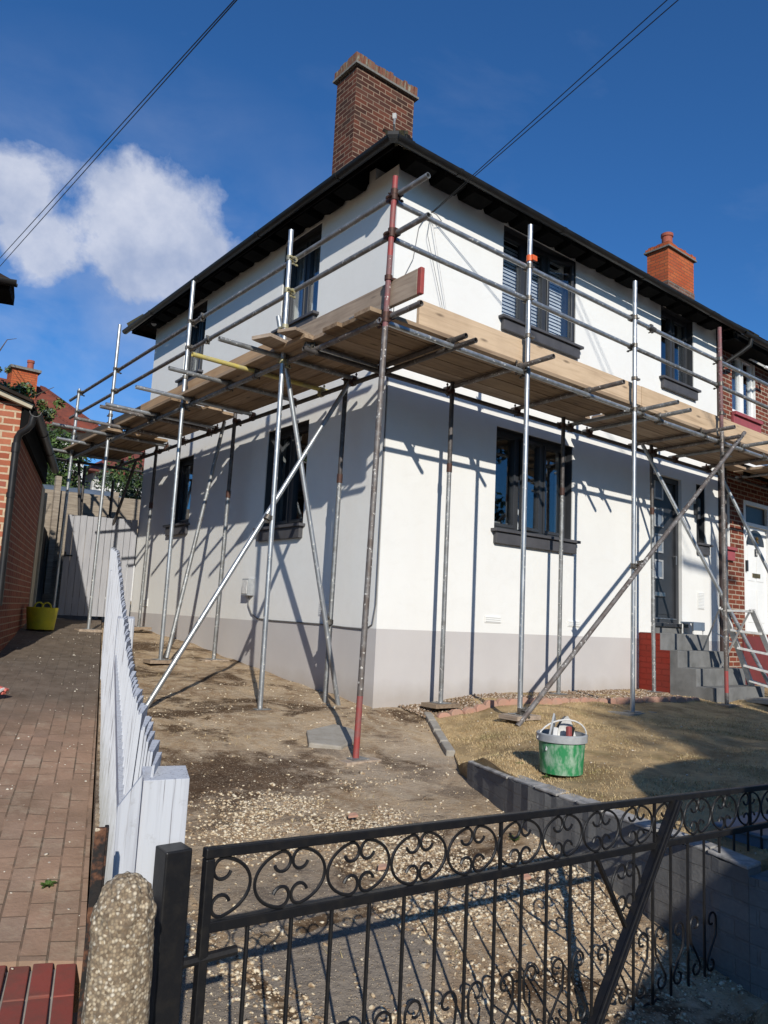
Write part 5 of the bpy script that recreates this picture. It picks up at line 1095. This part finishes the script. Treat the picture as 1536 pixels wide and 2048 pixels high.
shrub('climbing_shrub', (-2.5, 5.8, 3.3), rclumps((-2.38, 5.6, 3.70), (.16, .3, .07), 9, .11, 10)+rclumps((-2.02, 5.3, 3.50), (.12, .25, .04), 7, .09, 11)+rclumps((-2.62, 5.7, 4.15), (.08, .2, .16), 5, .09, 12), 3000, .032, ['leaf_dry', 'leaf_green', 'leaf_blue', 'leaf_dry'], 'straggly olive green shrub spilling over the garage roof', 'shrub', 12,
      [([(-2.6, 5.9, 3.2), (-2.6, 5.8, 3.8), (-2.65, 5.7, 4.2), (-2.5, 5.7, 4.55), (-2.38, 5.7, 4.6)], [.03, .02, .012, .006, .003]), ([(-2.5, 5.8, 3.3), (-2.2, 5.5, 3.7), (-1.9, 5.3, 3.9)], [.015, .01, .004])])
bh = thing('back_house', (1.5, 20, 1), 'distant brick-chimneyed house with red tiled roof behind the gardens on the left', 'house')
mb = MB(); hx0, hx1, hy0, hy1 = -6, 2.85, 19.7, 24.7; mb.box((hx0, hy0, .5), (hx1, hy1, 6.5), 'far_render'); mb.build('wall', parent=bh)
vs = [(hx0-.5, hy0-.5, 6.45), (hx1+.5, hy0-.5, 6.45), (hx1+.5, hy1+.5, 6.45), (hx0-.5, hy1+.5, 6.45), (-5.0, 22.2, 8.5), (1.9, 22.2, 8.35)]
mb = MB(); mb.add(vs, [(0, 1, 5, 4), (1, 2, 5), (2, 3, 4, 5), (3, 0, 4), (3, 2, 1, 0)], 'red_roof')
for k in range(30):
    t = k/30; mb.beam(Vector(vs[1]).lerp(Vector(vs[5]), t), Vector(vs[1]).lerp(Vector(vs[5]), t+.03), .22, .10, 'red_roof')
for k in range(22):  # tile courses
    t = k/22; a = Vector(vs[0]).lerp(Vector(vs[4]), t); b = Vector(vs[1]).lerp(Vector(vs[5]), t); mb.beam(a, b, .05, .05, 'red_roof'); a = Vector(vs[2]).lerp(Vector(vs[5]), t); mb.beam(b, a, .05, .05, 'red_roof')
mb.build('roof', parent=bh)
mb = MB(); mb.box((.62, 20.9, 6.8), (1.42, 21.6, 8.45), 'orange_brick'); mb.box((.54, 20.8, 8.452), (1.50, 21.7, 8.54), 'lead_flaunch'); mb.lathe([(.11, 0), (.10, .24), (.12, .26), (.12, .34), (.09, .34)], (1.2, 21.1, 8.54), 14, 'pot'); mb.build('chimney', parent=bh)
mb = MB(); mb.box((1.3, 19.62, 4.7), (2.3, 19.69, 5.9), 'white_upvc'); mb.box((1.38, 19.60, 4.8), (1.78, 19.619, 5.8), 'blue_grey_plastic'); mb.box((1.84, 19.60, 4.8), (2.22, 19.619, 5.8), 'blue_grey_plastic'); mb.build('window', parent=bh)
bh2 = thing('far_white_house', (9, 26, 1), 'pale house glimpsed between the bushes and the back corner of the white house', 'house')
mb = MB(); mb.box((3.6, 21, .5), (9, 27, 5.4), 'far_render'); mb.build('wall', parent=bh2); mb = MB(); mb.add([(3.2, 20.6, 5.4), (9.4, 20.6, 5.4), (9.4, 27.4, 5.4), (3.2, 27.4, 5.4), (6, 24, 7.2), (6.8, 24, 7.2)], [(0, 1, 5, 4), (1, 2, 5), (2, 3, 4, 5), (3, 0, 4), (3, 2, 1, 0)], 'red_roof'); mb.build('roof', parent=bh2)
mb = MB(); mb.box((4.3, 20.92, 3.5), (5.3, 20.99, 4.6), 'blue_grey_plastic'); mb.build('window', parent=bh2)
# ------------------------------------------------------------------ loose things
BX, BY = -.56, -2.72; BZ0 = Hl(BX, BY)
bk = thing('bucket', (BX, BY, BZ0), 'plaster-splashed green builder\'s bucket with grey rim full of tools on the dry lawn', 'bucket')
mb = MB(); mb.lathe([(.128, 0), (.136, .004), (.150, .215), (.143, .215), (.13, .03), (.002, .028)], (BX, BY, BZ0), 32, 'green_plastic'); mb.build('shell', parent=bk, smooth=True)
mb = MB(); mb.lathe([(.152, .20), (.163, .202), (.164, .245), (.158, .25), (.148, .25), (.146, .202)], (BX, BY, BZ0), 32, 'grey_plastic'); mb.build('rim', parent=bk, smooth=True)
mb = MB(); pt = []
for t in np.linspace(0, math.pi, 16):
    lx = -.165*math.cos(t); h = .155*math.sin(t); a0 = R(150)
    pt.append((BX+math.cos(a0)*lx*1.0+math.sin(a0)*h*.35-.02*math.sin(t), BY+math.sin(a0)*lx-math.cos(a0)*h*-.25, BZ0+.215+h*.78))
mb.path(pt, .0055, 7, 'dusty_white'); mb.build('handle', parent=bk, smooth=True)
tl = thing('plastic_float', (BX-.06, BY, BZ0+.2), 'grey plastering float sticking out of the left side of the green bucket', 'float')
mb = MB(); mb.beam((BX-.10, BY+.04, BZ0+.12), (BX+.0, BY+.06, BZ0+.345), .15, .012, 'grey_plastic', (.6, -.7, .2)); mb.build('blade', parent=tl, bevel=.002); mb = MB(); mb.beam((BX-.115, BY-.02, BZ0+.15), (BX-.06, BY+.0, BZ0+.285), .03, .03, 'dusty_white', (.6, -.7, .2)); mb.build('handle', parent=tl, bevel=.006)
def curved_blade(name, cx, cy, h, w, yawd, lab, m1, m2):
    t = thing(name, (cx, cy, BZ0+.2), lab, 'tool'); mb = MB(); n = 12; vs = []; ya = R(yawd)
    for k in range(n+1):
        a = math.pi*k/n; ww = w*math.sin(a*.5+.0)*(1 if k < n else .02); z = BZ0+.12+h*k/n; half = w*math.cos((k/n)*math.pi/2)**.7+.002; bow = .03*math.sin(k/n*math.pi)
        for s_ in (-1, 1): vs += [(cx+math.cos(ya)*half*s_-math.sin(ya)*bow, cy+math.sin(ya)*half*s_+math.cos(ya)*bow, z), (cx+math.cos(ya)*half*s_-math.sin(ya)*(bow+.006), cy+math.sin(ya)*half*s_+math.cos(ya)*(bow+.006), z)]
    fs = []
    for k in range(n):
        a = 4*k; b = a+4; fs += [(a, a+2, b+2, b), (a+1, b+1, b+3, a+3), (a, b, b+1, a+1), (a+2, a+3, b+3, b+2)]
    mb.add(vs, fs, m1); mb.build('blade', parent=t, smooth=True)
    mb = MB(); mb.beam((cx-.035*math.sin(ya)*-1, cy-.03, BZ0+.18), (cx+.01, cy-.035, BZ0+.29), .028, .028, m2, (0, 1, 0)); mb.build('handle', parent=t, bevel=.006); return t
curved_blade('gauging_trowel', BX+.055, BY+.0, .235, .075, -38, 'pale curved trowel blade standing upright in the middle of the green bucket', 'dusty_white', 'black_plastic')
curved_blade('bucket_trowel', BX+.10, BY+.055, .225, .07, -20, 'grey curved trowel blade leaning at the right side of the green bucket', 'steel', 'dusty_white')
mb = MB(); mb.beam((BX-.0, BY-.06, BZ0+.15), (BX+.02, BY-.04, BZ0+.295), .035, .03, 'tube_red', (0, 1, 0)); tag(mb.build('red_handle', bevel=.008), 'red tool handle poking out of the green bucket', 'tool handle')
# yellow trug
tx_, ty_ = FR(11.45, -.70); tzz = Hn(tx_, ty_)+.01; tr_ = thing('trug', (tx_, ty_, tzz), 'yellow flexible rubber trug in the shade by the garage wall', 'trug')
mb = MB(); mb.lathe([(.16, 0), (.17, .005), (.205, .30), (.197, .30), (.16, .02), (.002, .015)], (tx_, ty_, tzz), 28, 'yellow_rubber'); mb.build('body', parent=tr_, smooth=True)
for s_ in (-1, 1):
    mb = MB(); c = [(-.075, .295), (-.06, .335), (-.03, .36), (0, .365), (.03, .36), (.06, .335), (.075, .295)]; mb.path([(tx_+a*.8, ty_+s_*.19, tzz+b) for a, b in c], .011, 8, 'yellow_rubber'); mb.build('handle', parent=tr_, smooth=True)
# sawhorse in faded pink plastic
hx_, hy_ = FR(7.3, -.80); hz = Hn(hx_, hy_); sw = thing('folded_sawhorse', (hx_, hy_, hz), 'faded red plastic folding trestle lying on the block paving at the left edge', 'trestle')
def L3(a, b, c): q = FR(7.3+b, -.80+a); return (q[0], q[1], hz+c)
for (p, q, w_, m_) in ((L3(-.30, .1, .20), L3(.16, -.1, .075), .045, 'pink_plastic'), (L3(-.35, -.12, .02), L3(.02, .02, .12), .03, 'pink_plastic'), (L3(-.30, .2, .14), L3(.10, .1, .05), .035, 'pink_plastic'), (L3(-.02, .0, .09), L3(.14, -.1, .05), .05, 'pink_plastic')):
    mb = MB(); mb.beam(p, q, w_, .022, m_); mb.build('leg', parent=sw, bevel=.004)
mb = MB(); mb.beam(L3(.13, -.10, .09), L3(.02, -.22, .015), .028, .014, 'dusty_white'); mb.build('leg', parent=sw, label='white leg of the red trestle')
# stepladder
la = thing('stepladder', (5.2, -1.1, .2), 'white paint-splashed aluminium stepladder standing across the front steps', 'stepladder')
T1, B1 = Vector((4.86, -1.00, 1.19)), Vector((5.60, -.99, .21)); T2, B2 = Vector((4.92, -1.34, 1.19)), Vector((5.66, -1.44, .09))
mb = MB(); mb.beam(T1, B1, .034, .07, 'dusty_white', (0, 1, 0)); mb.build('stile', parent=la, bevel=.003); mb = MB(); mb.beam(T2, B2, .034, .07, 'dusty_white', (0, 1, 0)); mb.build('stile', parent=la, bevel=.003)
for t in (.02, .27, .50, .73, .93): mb = MB(); mb.beam(T1.lerp(B1, t), T2.lerp(B2, t), .09, .028, 'dusty_white'); mb.build('tread', parent=la, bevel=.003)
mb = MB(); mb.beam(T1+Vector((-.05, .02, .01)), (5.40, -.42, .64), .04, .02, 'dusty_white', (0, 1, 0)); mb.build('rear_leg', parent=la); mb = MB(); mb.beam(T2+Vector((-.03, 0, .01)), (5.30, -.72, .43), .04, .02, 'dusty_white', (0, 1, 0)); mb.build('rear_leg', parent=la)
mb = MB(); mb.beam(Vector((5.15, -.70, .90)), Vector((5.2, -1.0, .74)), .02, .006, 'dusty_white', (0, 1, 0)); mb.build('stay', parent=la)
hu = thing('step_stool', (5.85, -.25, .85), 'small folding stool with grey seat and thin white legs on the top step', 'stool')
mb = MB(); mb.box((5.50, -.22, 1.00), (5.80, -.03, 1.02), 'blue_grey_plastic'); mb.box((5.50, -.235, .90), (5.80, -.222, 1.02), 'blue_grey_plastic'); mb.build('seat', parent=hu, bevel=.004)
for (a, b) in ((5.52, -.21), (5.78, -.21), (5.52, -.05), (5.78, -.05)): mb = MB(); mb.tube((a, b, .998), (a+(.0 if a < 5.6 else .015), b, .85), .010, 8, 'dusty_white'); mb.build('leg', parent=hu)
mb = MB(); mb.box((-.96, -4.22, -.2), (-.55, -3.98, -.06), 'blue_grey_plastic'); mb.box((-.98, -4.24, -.059), (-.53, -3.96, -.04), 'blue_grey_plastic'); tag(mb.build('plastic_box', bevel=.01), 'blue-grey lidded plastic box in the shade at the street end of the lawn', 'box')
# broken bits of red tile among the gravel
for i, (x, y, s_, lab) in enumerate(((-1.95, -2.35, .035, 'small orange-red tile shard on the pale gravel below the slab'), (-2.25, -3.0, .03, 'orange-red tile shard near the top rail of the gate, in pale gravel'), (-1.62, -3.35, .03, 'reddish tile shard close to the dark retaining wall foot'))):
    mb = MB(); z = Hd(x, y)+.012; mb.add([(x-s_, y, z), (x+s_*.6, y-s_*.5, z+.004), (x+s_*.8, y+s_*.4, z+.012), (x-s_*.3, y+s_*.6, z+.01), (x-s_, y, z+.012), (x+s_*.6, y-s_*.5, z+.016), (x+s_*.8, y+s_*.4, z+.022), (x-s_*.3, y+s_*.6, z+.022)], [(0, 3, 2, 1), (4, 5, 6, 7), (0, 1, 5, 4), (1, 2, 6, 5), (2, 3, 7, 6), (3, 0, 4, 7)], 'terracotta_edge'); tag(mb.build('tile_shard'), lab, 'tile shard')
# weeds
def weed(x, y, z, r, n, lab, seed, m='leaf_green'):
    t = MB(); g = random.Random(seed)
    for k in range(n):
        a = g.uniform(0, 6.28); l = r*g.uniform(.6, 1.1); e = g.uniform(.25, .9); w = l*.16
        d = Vector((math.cos(a), math.sin(a), e)).normalized(); sd = Vector((-math.sin(a), math.cos(a), 0)); b0 = Vector((x, y, z))
        m1_ = b0+d*l*.55; m2_ = b0+d*l+Vector((0, 0, -l*.25))
        t.add([b0, m1_+sd*w, m2_, m1_-sd*w, b0-Vector((0, 0, .002)), m1_-Vector((0, 0, .002))], [(0, 1, 2, 3), (4, 5, 1), (4, 3, 5)], m)
    tag(t.build('weed'), lab, 'weed')
wx, wy = FR(3.62, -.62)
def onN(x, y): return Hn(x, y)
# weed on the neighbour's drive, seen at the left
wd = None
r0 = (fw*1522.72+rt2*(95-768)+up2*(1024-1772)).normalized(); tt = 1.0
while (CAM+r0*tt).z > Hn((CAM+r0*tt).x, (CAM+r0*tt).y): tt += .01
P0 = CAM+r0*tt
weed(P0.x, P0.y, P0.z, .05, 22, 'small bright green weed growing in the neighbour\'s block paving', 3)
weed(-1.27, -2.96, Hd(-1.27, -2.96), .05, 16, 'little green weed at the foot of the dark retaining wall', 5)
weed(-.66, -2.45, Hl(-.66, -2.45), .04, 18, 'green tuft on the lawn edge just behind the bucket', 8)
weed(-.78, -2.78, Hl(-.78, -2.78), .045, 22, 'green tuft in the dry lawn in front of the bucket', 9)
# overhead wires
def wire(name, pa, pb, sag, r, lab):
    a, b = Vector(pa), Vector(pb); pts = []
    for k in range(33):
        t = k/32; p = a.lerp(b, t); pts.append(p-Vector((0, 0, sag*4*t*(1-t))))
    mb = MB(); mb.path(pts, r, 6, 'cable'); o = mb.build(name, smooth=True); tag(o, lab, 'overhead wire', 'overhead wires'); return o
wire('overhead_wire', (.44, -.05, 5.29), (.72, -12, 8.60), .0, .005, 'black wire from the front wall to the top right, left one of two')
wire('overhead_wire', (.46, -.05, 5.30), (.95, -12, 8.52), .0, .005, 'black wire from the front wall to the top right, right one of two')
wire('overhead_wire', (-.88, 18.05, 10.07), (-.25, -12, 8.83), .0, .009, 'black wire crossing the sky and cloud at the left, lower one of two')
wire('overhead_wire', (-.92, 17.97, 10.29), (-.26, -12, 8.60), .0, .009, 'black wire crossing the sky and cloud at the left, upper one of two')
pl = thing('telegraph_pole', (.4, -12.1, -.7), 'wooden telegraph pole across the road that carries the overhead wires', 'pole')
mb = MB(); mb.tube((.4, -12.1, -.7), (.4, -12.1, 9.2), .14, 14, 'bark', r2=.09); mb.build('shaft', parent=pl, smooth=True); mb = MB(); mb.beam((-.5, -12.05, 8.75), (1.2, -12.05, 8.62), .08, .08, 'bark'); mb.build('cross_arm', parent=pl)

# ------------------------------------------------------------------ across the street: what casts the long shadows and shows in the window glass
van = thing('parked_van', (.6, -7.5, -.78), 'unseen pale panel van at the kerb, guessed from its shadow on the lawn', 'van')  # out of view; outline shaped to cast the shadow on lawn and drive
mb = MB(); prof = [(-1.78, -.35), (-1.78, 2.25), (-2.22, 2.16), (-2.42, 1.85), (-2.90, 1.16), (-3.55, .98), (-3.75, .70), (-3.78, -.35)]
mb.extrude([(a, b) for a, b in prof]+[], (0, -6.85, 0), (0, -8.7, 0), 'van_paint', xa=(1, 0, 0)); mb.box((-1.779, -8.7, -.35), (3.0, -6.85, 2.25), 'van_paint'); mb.build('body', parent=van, bevel=.06)
mb = MB(); mb.beam((-2.45, -7.775, 1.83), (-2.88, -7.775, 1.21), 1.6, .03, 'glass'); mb.build('windscreen', parent=van)
for x in (-3.1, 1.9):
    for y in (-6.92, -8.62): mb = MB(); mb.tube((x, y-.1, -.44), (x, y+.1, -.44), .34, 24, 'rubber'); mb.tube((x, y-.11, -.44), (x, y+.11, -.44), .2, 18, 'galv_dull'); mb.build('wheel', parent=van, smooth=True)
stt_ = shrub('street_tree', (-.3, -10.4, -.7), rclumps((-.45, -10.1, 4.75), (.75, .22, .18), 14, .42, 21), 16000, .07, ['leaf_green', 'leaf_dark'], 'unseen flat-crowned tree beyond the parked van, guessed to cast the lawn shadow patch', 'tree', 22, [([(-.3, -10.4, -.8), (-.35, -10.3, 2.5), (-.4, -10.2, 4.6)], [.1, .08, .03])])  # guessed tree out of view; crown flattened to throw the second lawn shadow
shrub('street_tree', (-9, -22, -.7), rclumps((-6, -22, 6.0), (2.2, 1.2, 1.8), 26, 1.3, 31), 16000, .16, ['leaf_green', 'leaf_dark', 'leaf_dark'], 'tall broad tree across the road to the left', 'tree', 32, [([(-6, -22, -.8), (-6, -22, 4), (-5.6, -22, 7)], [.3, .25, .1])])
shrub('street_tree', (17, -20, -.7), rclumps((17, -20, 6.5), (3.0, 1.3, 2.3), 34, 1.5, 41), 26000, .17, ['leaf_green', 'leaf_dark'], 'leafy tree in front of the terrace across the road', 'tree', 42, [([(17, -20, -.8), (17, -20, 4), (17.3, -20, 8)], [.28, .2, .1])])
for i, (x0, x1, lab) in enumerate(((-30, -12, 'red brick terrace across the road, left of the tall tree'), (0, 11, 'red brick terrace across the road, behind the parked van'), (16, 34, 'red brick terrace across the road, right of the leafy tree'))):
    h = thing('terrace_house', ((x0+x1)/2, -30, -.7), lab, 'house'); mb = MB(); mb.box((x0, -34, -.7), (x1, -27, 4.9), 'house_brick'); mb.build('wall', parent=h)
    mb = MB(); mb.add([(x0-.4, -26.5, 4.9), (x1+.4, -26.5, 4.9), (x1+.4, -34.5, 4.9), (x0-.4, -34.5, 4.9), (x0-.4, -30.5, 7.6), (x1+.4, -30.5, 7.6)], [(0, 1, 5, 4), (2, 3, 4, 5), (0, 4, 3), (1, 2, 5), (3, 2, 1, 0)], 'red_roof'); mb.build('roof', parent=h)
    x = x0+1.2
    while x < x1-1.6:
        for z in (.4, 3.1): mb = MB(); mb.box((x, -27.0, z), (x+1.3, -26.92, z+1.25), 'white_upvc'); mb.box((x+.1, -26.919, z+.1), (x+1.2, -26.91, z+1.15), 'blue_grey_plastic'); mb.build('window', parent=h)
        x += 3.2

# ------------------------------------------------------------------ gravel, chips, grass
ico = bmesh.new(); bmesh.ops.create_icosphere(ico, subdivisions=1, radius=1); IV = np.array([v.co[:] for v in ico.verts]); IF = np.array([[v.index for v in f.verts] for f in ico.faces]); ico.free()
def stones(name, P, S, mat, label, cat, g):
    n = len(P); nv = len(IV)
    A = g.normal(size=(n, 3, 3)); Q, _ = np.linalg.qr(A)
    V = IV[None]*(1+.34*g.normal(size=(n, nv, 1))).clip(.45, 1.5)
    sc3 = np.stack([np.ones(n), .55+.4*g.random(n), .35+.35*g.random(n)], 1)*S[:, None]
    V = V*sc3[:, None, :]; Rz = g.random(n)*6.283; cz, sz = np.cos(Rz), np.sin(Rz); tl_ = g.normal(size=n)*.35
    x = V[..., 0]*cz[:, None]-V[..., 1]*sz[:, None]; y = V[..., 0]*sz[:, None]+V[..., 1]*cz[:, None]; z = V[..., 2]+x*tl_[:, None]*.5
    V = np.stack([x, y, z], -1)+P[:, None, :]
    F = (IF[None]+np.arange(n)[:, None, None]*nv).reshape(-1, 3); me = bpy.data.meshes.new(name)
    me.vertices.add(n*nv); me.vertices.foreach_set('co', V.reshape(-1)); m = len(F); me.loops.add(3*m); me.loops.foreach_set('vertex_index', F.ravel().astype(np.int32)); me.polygons.add(m)
    me.polygons.foreach_set('loop_start', np.arange(0, 3*m, 3, dtype=np.int32)); me.polygons.foreach_set('loop_total', np.full(m, 3, np.int32)); me.materials.append(M[mat]); me.update(); me.validate()
    o = bpy.data.objects.new(name, me); COL.objects.link(o); o['kind'] = 'stuff'; tag(o, label, cat); return o
def fbm(x, y, s, seed):
    r_ = np.random.default_rng(seed); v = np.zeros_like(x); a = 1
    for o in range(5):
        for k in range(4): th = r_.random()*6.28; ph = r_.random()*6.28; v += a*np.sin((x*np.cos(th)+y*np.sin(th))*s+ph)
        s *= 1.9; a *= .6
    return v/4
g = np.random.default_rng(77)
def field(n, ylo, yhi, dens, smin, smax, H, xl, xr, seed, lift=.08):
    y = g.uniform(ylo, yhi, n); L_ = np.array([xl(v) for v in y]); R_ = np.array([xr(v) for v in y]); x = L_+(R_-L_)*g.random(n)
    keep = g.random(n) < dens(x, y); x, y = x[keep], y[keep]; s_ = smin+(smax-smin)*g.random(len(x))**2.6*(1+.9*(g.random(len(x)) > .985))
    z = np.array([H(a, b)+nz2(a, b, .006) for a, b in zip(x, y)])+s_*lift
    return np.stack([x, y, z], 1), s_
def dens(x, y):
    pale = np.exp(-(((x+2.15)/.60)**2+((y+2.35)/.45)**2))*1.5*(fbm(x, y, 3.1, 44) > -.35)+np.exp(-(((x+1.6)/.45)**2+((y+2.9)/.6)**2))*.9+(y < -2.85)*1.0*(fbm(x, y, 3, 5) > -.55)+.35*(fbm(x, y, 2.2, 51) > .75)
    u = ((x+4)/.80) % 1*.80; v = ((y+4.5)/.62) % 1*.62; jd = np.minimum(np.minimum(u, .80-u), np.minimum(v, .62-v)); slab = (y < -2.9)*(x < -2.35+.2*fbm(x, y, 5, 61))*np.clip((jd-.04-.10*np.abs(fbm(x, y, 9, 31)))*14, 0, 1)
    return np.clip((pale*(1-.55*slab)+.03)*(.45+.9*fbm(x, y, 4, 3))*(1-.8*slab), .012, 1)
P_, S_ = field(130000, -4.35, 1.5, dens, .003, .0155, Hd, lambda y: xf(y)+.12, xw, 1)
P2_, S2_ = field(4200, -4.3, 6.5, lambda x, y: .5*np.clip(fbm(x, y, 2.5, 8), .05, 1), .003, .012, Hd, lambda y: xf(y)+.1, lambda y: xw(y) if y < -.3 else -.03, 2)
stones('gravel', np.concatenate([P_, P2_]), np.concatenate([S_, S2_]), 'gravel', 'loose pale gravel and stone chips strewn over the driveway', 'gravel', g)
n = 9000; t = g.random(n); x = .30+t*4.1; y = -.03-g.random(n)**.9*(.44+.12*t*4); z = np.array([Hl(a, b) for a, b in zip(x, y)])+.012*g.random(n)
stones('stone_chippings', np.stack([x, y, z], 1), .006+.013*g.random(n)**2, 'chippings', 'brown and white chippings in the bed between edging tiles and house wall', 'gravel', g)
P3_, S3_ = field(600, -2.7, 5, lambda x, y: .25+.7*(x > np.array([xf(v) for v in y])-.35), .004, .011, Hn, lambda y: xf(y)-1.6, lambda y: xf(y)-.03, 3)
P4_, S4_ = field(500, -4.3, -.6, lambda x, y: .6+0*x, .004, .011, Hl, xw, lambda y: 4.0, 4)
stones('debris_specks', np.concatenate([P3_, P4_]), np.concatenate([S3_, S4_]), 'pebble_white', 'pale specks of debris scattered on the block paving and lawn', 'debris', g)
def grass(name, n, xl, xr, ylo, yhi, H, h0, h1, dens, seed, label, fade=True):
    g = np.random.default_rng(seed); y = ylo+(yhi-ylo)*g.random(n); L_ = np.array([xl(v) for v in y]); R_ = np.array([xr(v) for v in y])
    x = L_+(R_-L_)*(g.random(n)**1.25 if fade else g.random(n)); k = g.random(n) < dens(x, y); x, y = x[k], y[k]; n = len(x)
    z = np.array([H(a, b)+nz2(a, b, .008) for a, b in zip(x, y)])-.002; h = h0+(h1-h0)*g.random(n)**2; a = g.random(n)*6.283; ln = .4+1.3*g.random(n); w = .0014+.0018*g.random(n)
    b0 = np.stack([x-w*np.sin(a), y+w*np.cos(a), z], 1); b1_ = np.stack([x+w*np.sin(a), y-w*np.cos(a), z], 1); tp_ = np.stack([x+np.cos(a)*h*ln, y+np.sin(a)*h*ln, z+h], 1)
    V = np.stack([b0, b1_, tp_], 1).reshape(-1); me = bpy.data.meshes.new(name); me.vertices.add(3*n); me.vertices.foreach_set('co', V); me.loops.add(3*n); me.loops.foreach_set('vertex_index', np.arange(3*n, dtype=np.int32)); me.polygons.add(n)
    me.polygons.foreach_set('loop_start', np.arange(0, 3*n, 3, dtype=np.int32)); me.polygons.foreach_set('loop_total', np.full(n, 3, np.int32)); me.materials.append(M['grass']); me.update(); me.validate()
    o = bpy.data.objects.new(name, me); COL.objects.link(o); o['kind'] = 'stuff'; tag(o, label, 'grass'); return o
grass('lawn_grass', 230000, lambda y: xw(y)+.03, lambda y: 6.2, -4.3, -.55, Hl, .004, .024, lambda x, y: np.clip(.38+.95*fbm(x, y, 3.4, 15), .04, 1), 5, 'short dry patchy grass of the front lawn')
grass('driveway_weeds', 16000, lambda y: xf(y)+.12, lambda y: xw(y) if y < -.3 else -.03, -4.2, 5, Hd, .006, .03, lambda x, y: np.clip(fbm(x, y, 2.3, 25)-.15, 0.02, 1), 6, 'dry wisps of grass and moss over the driveway dirt', False)
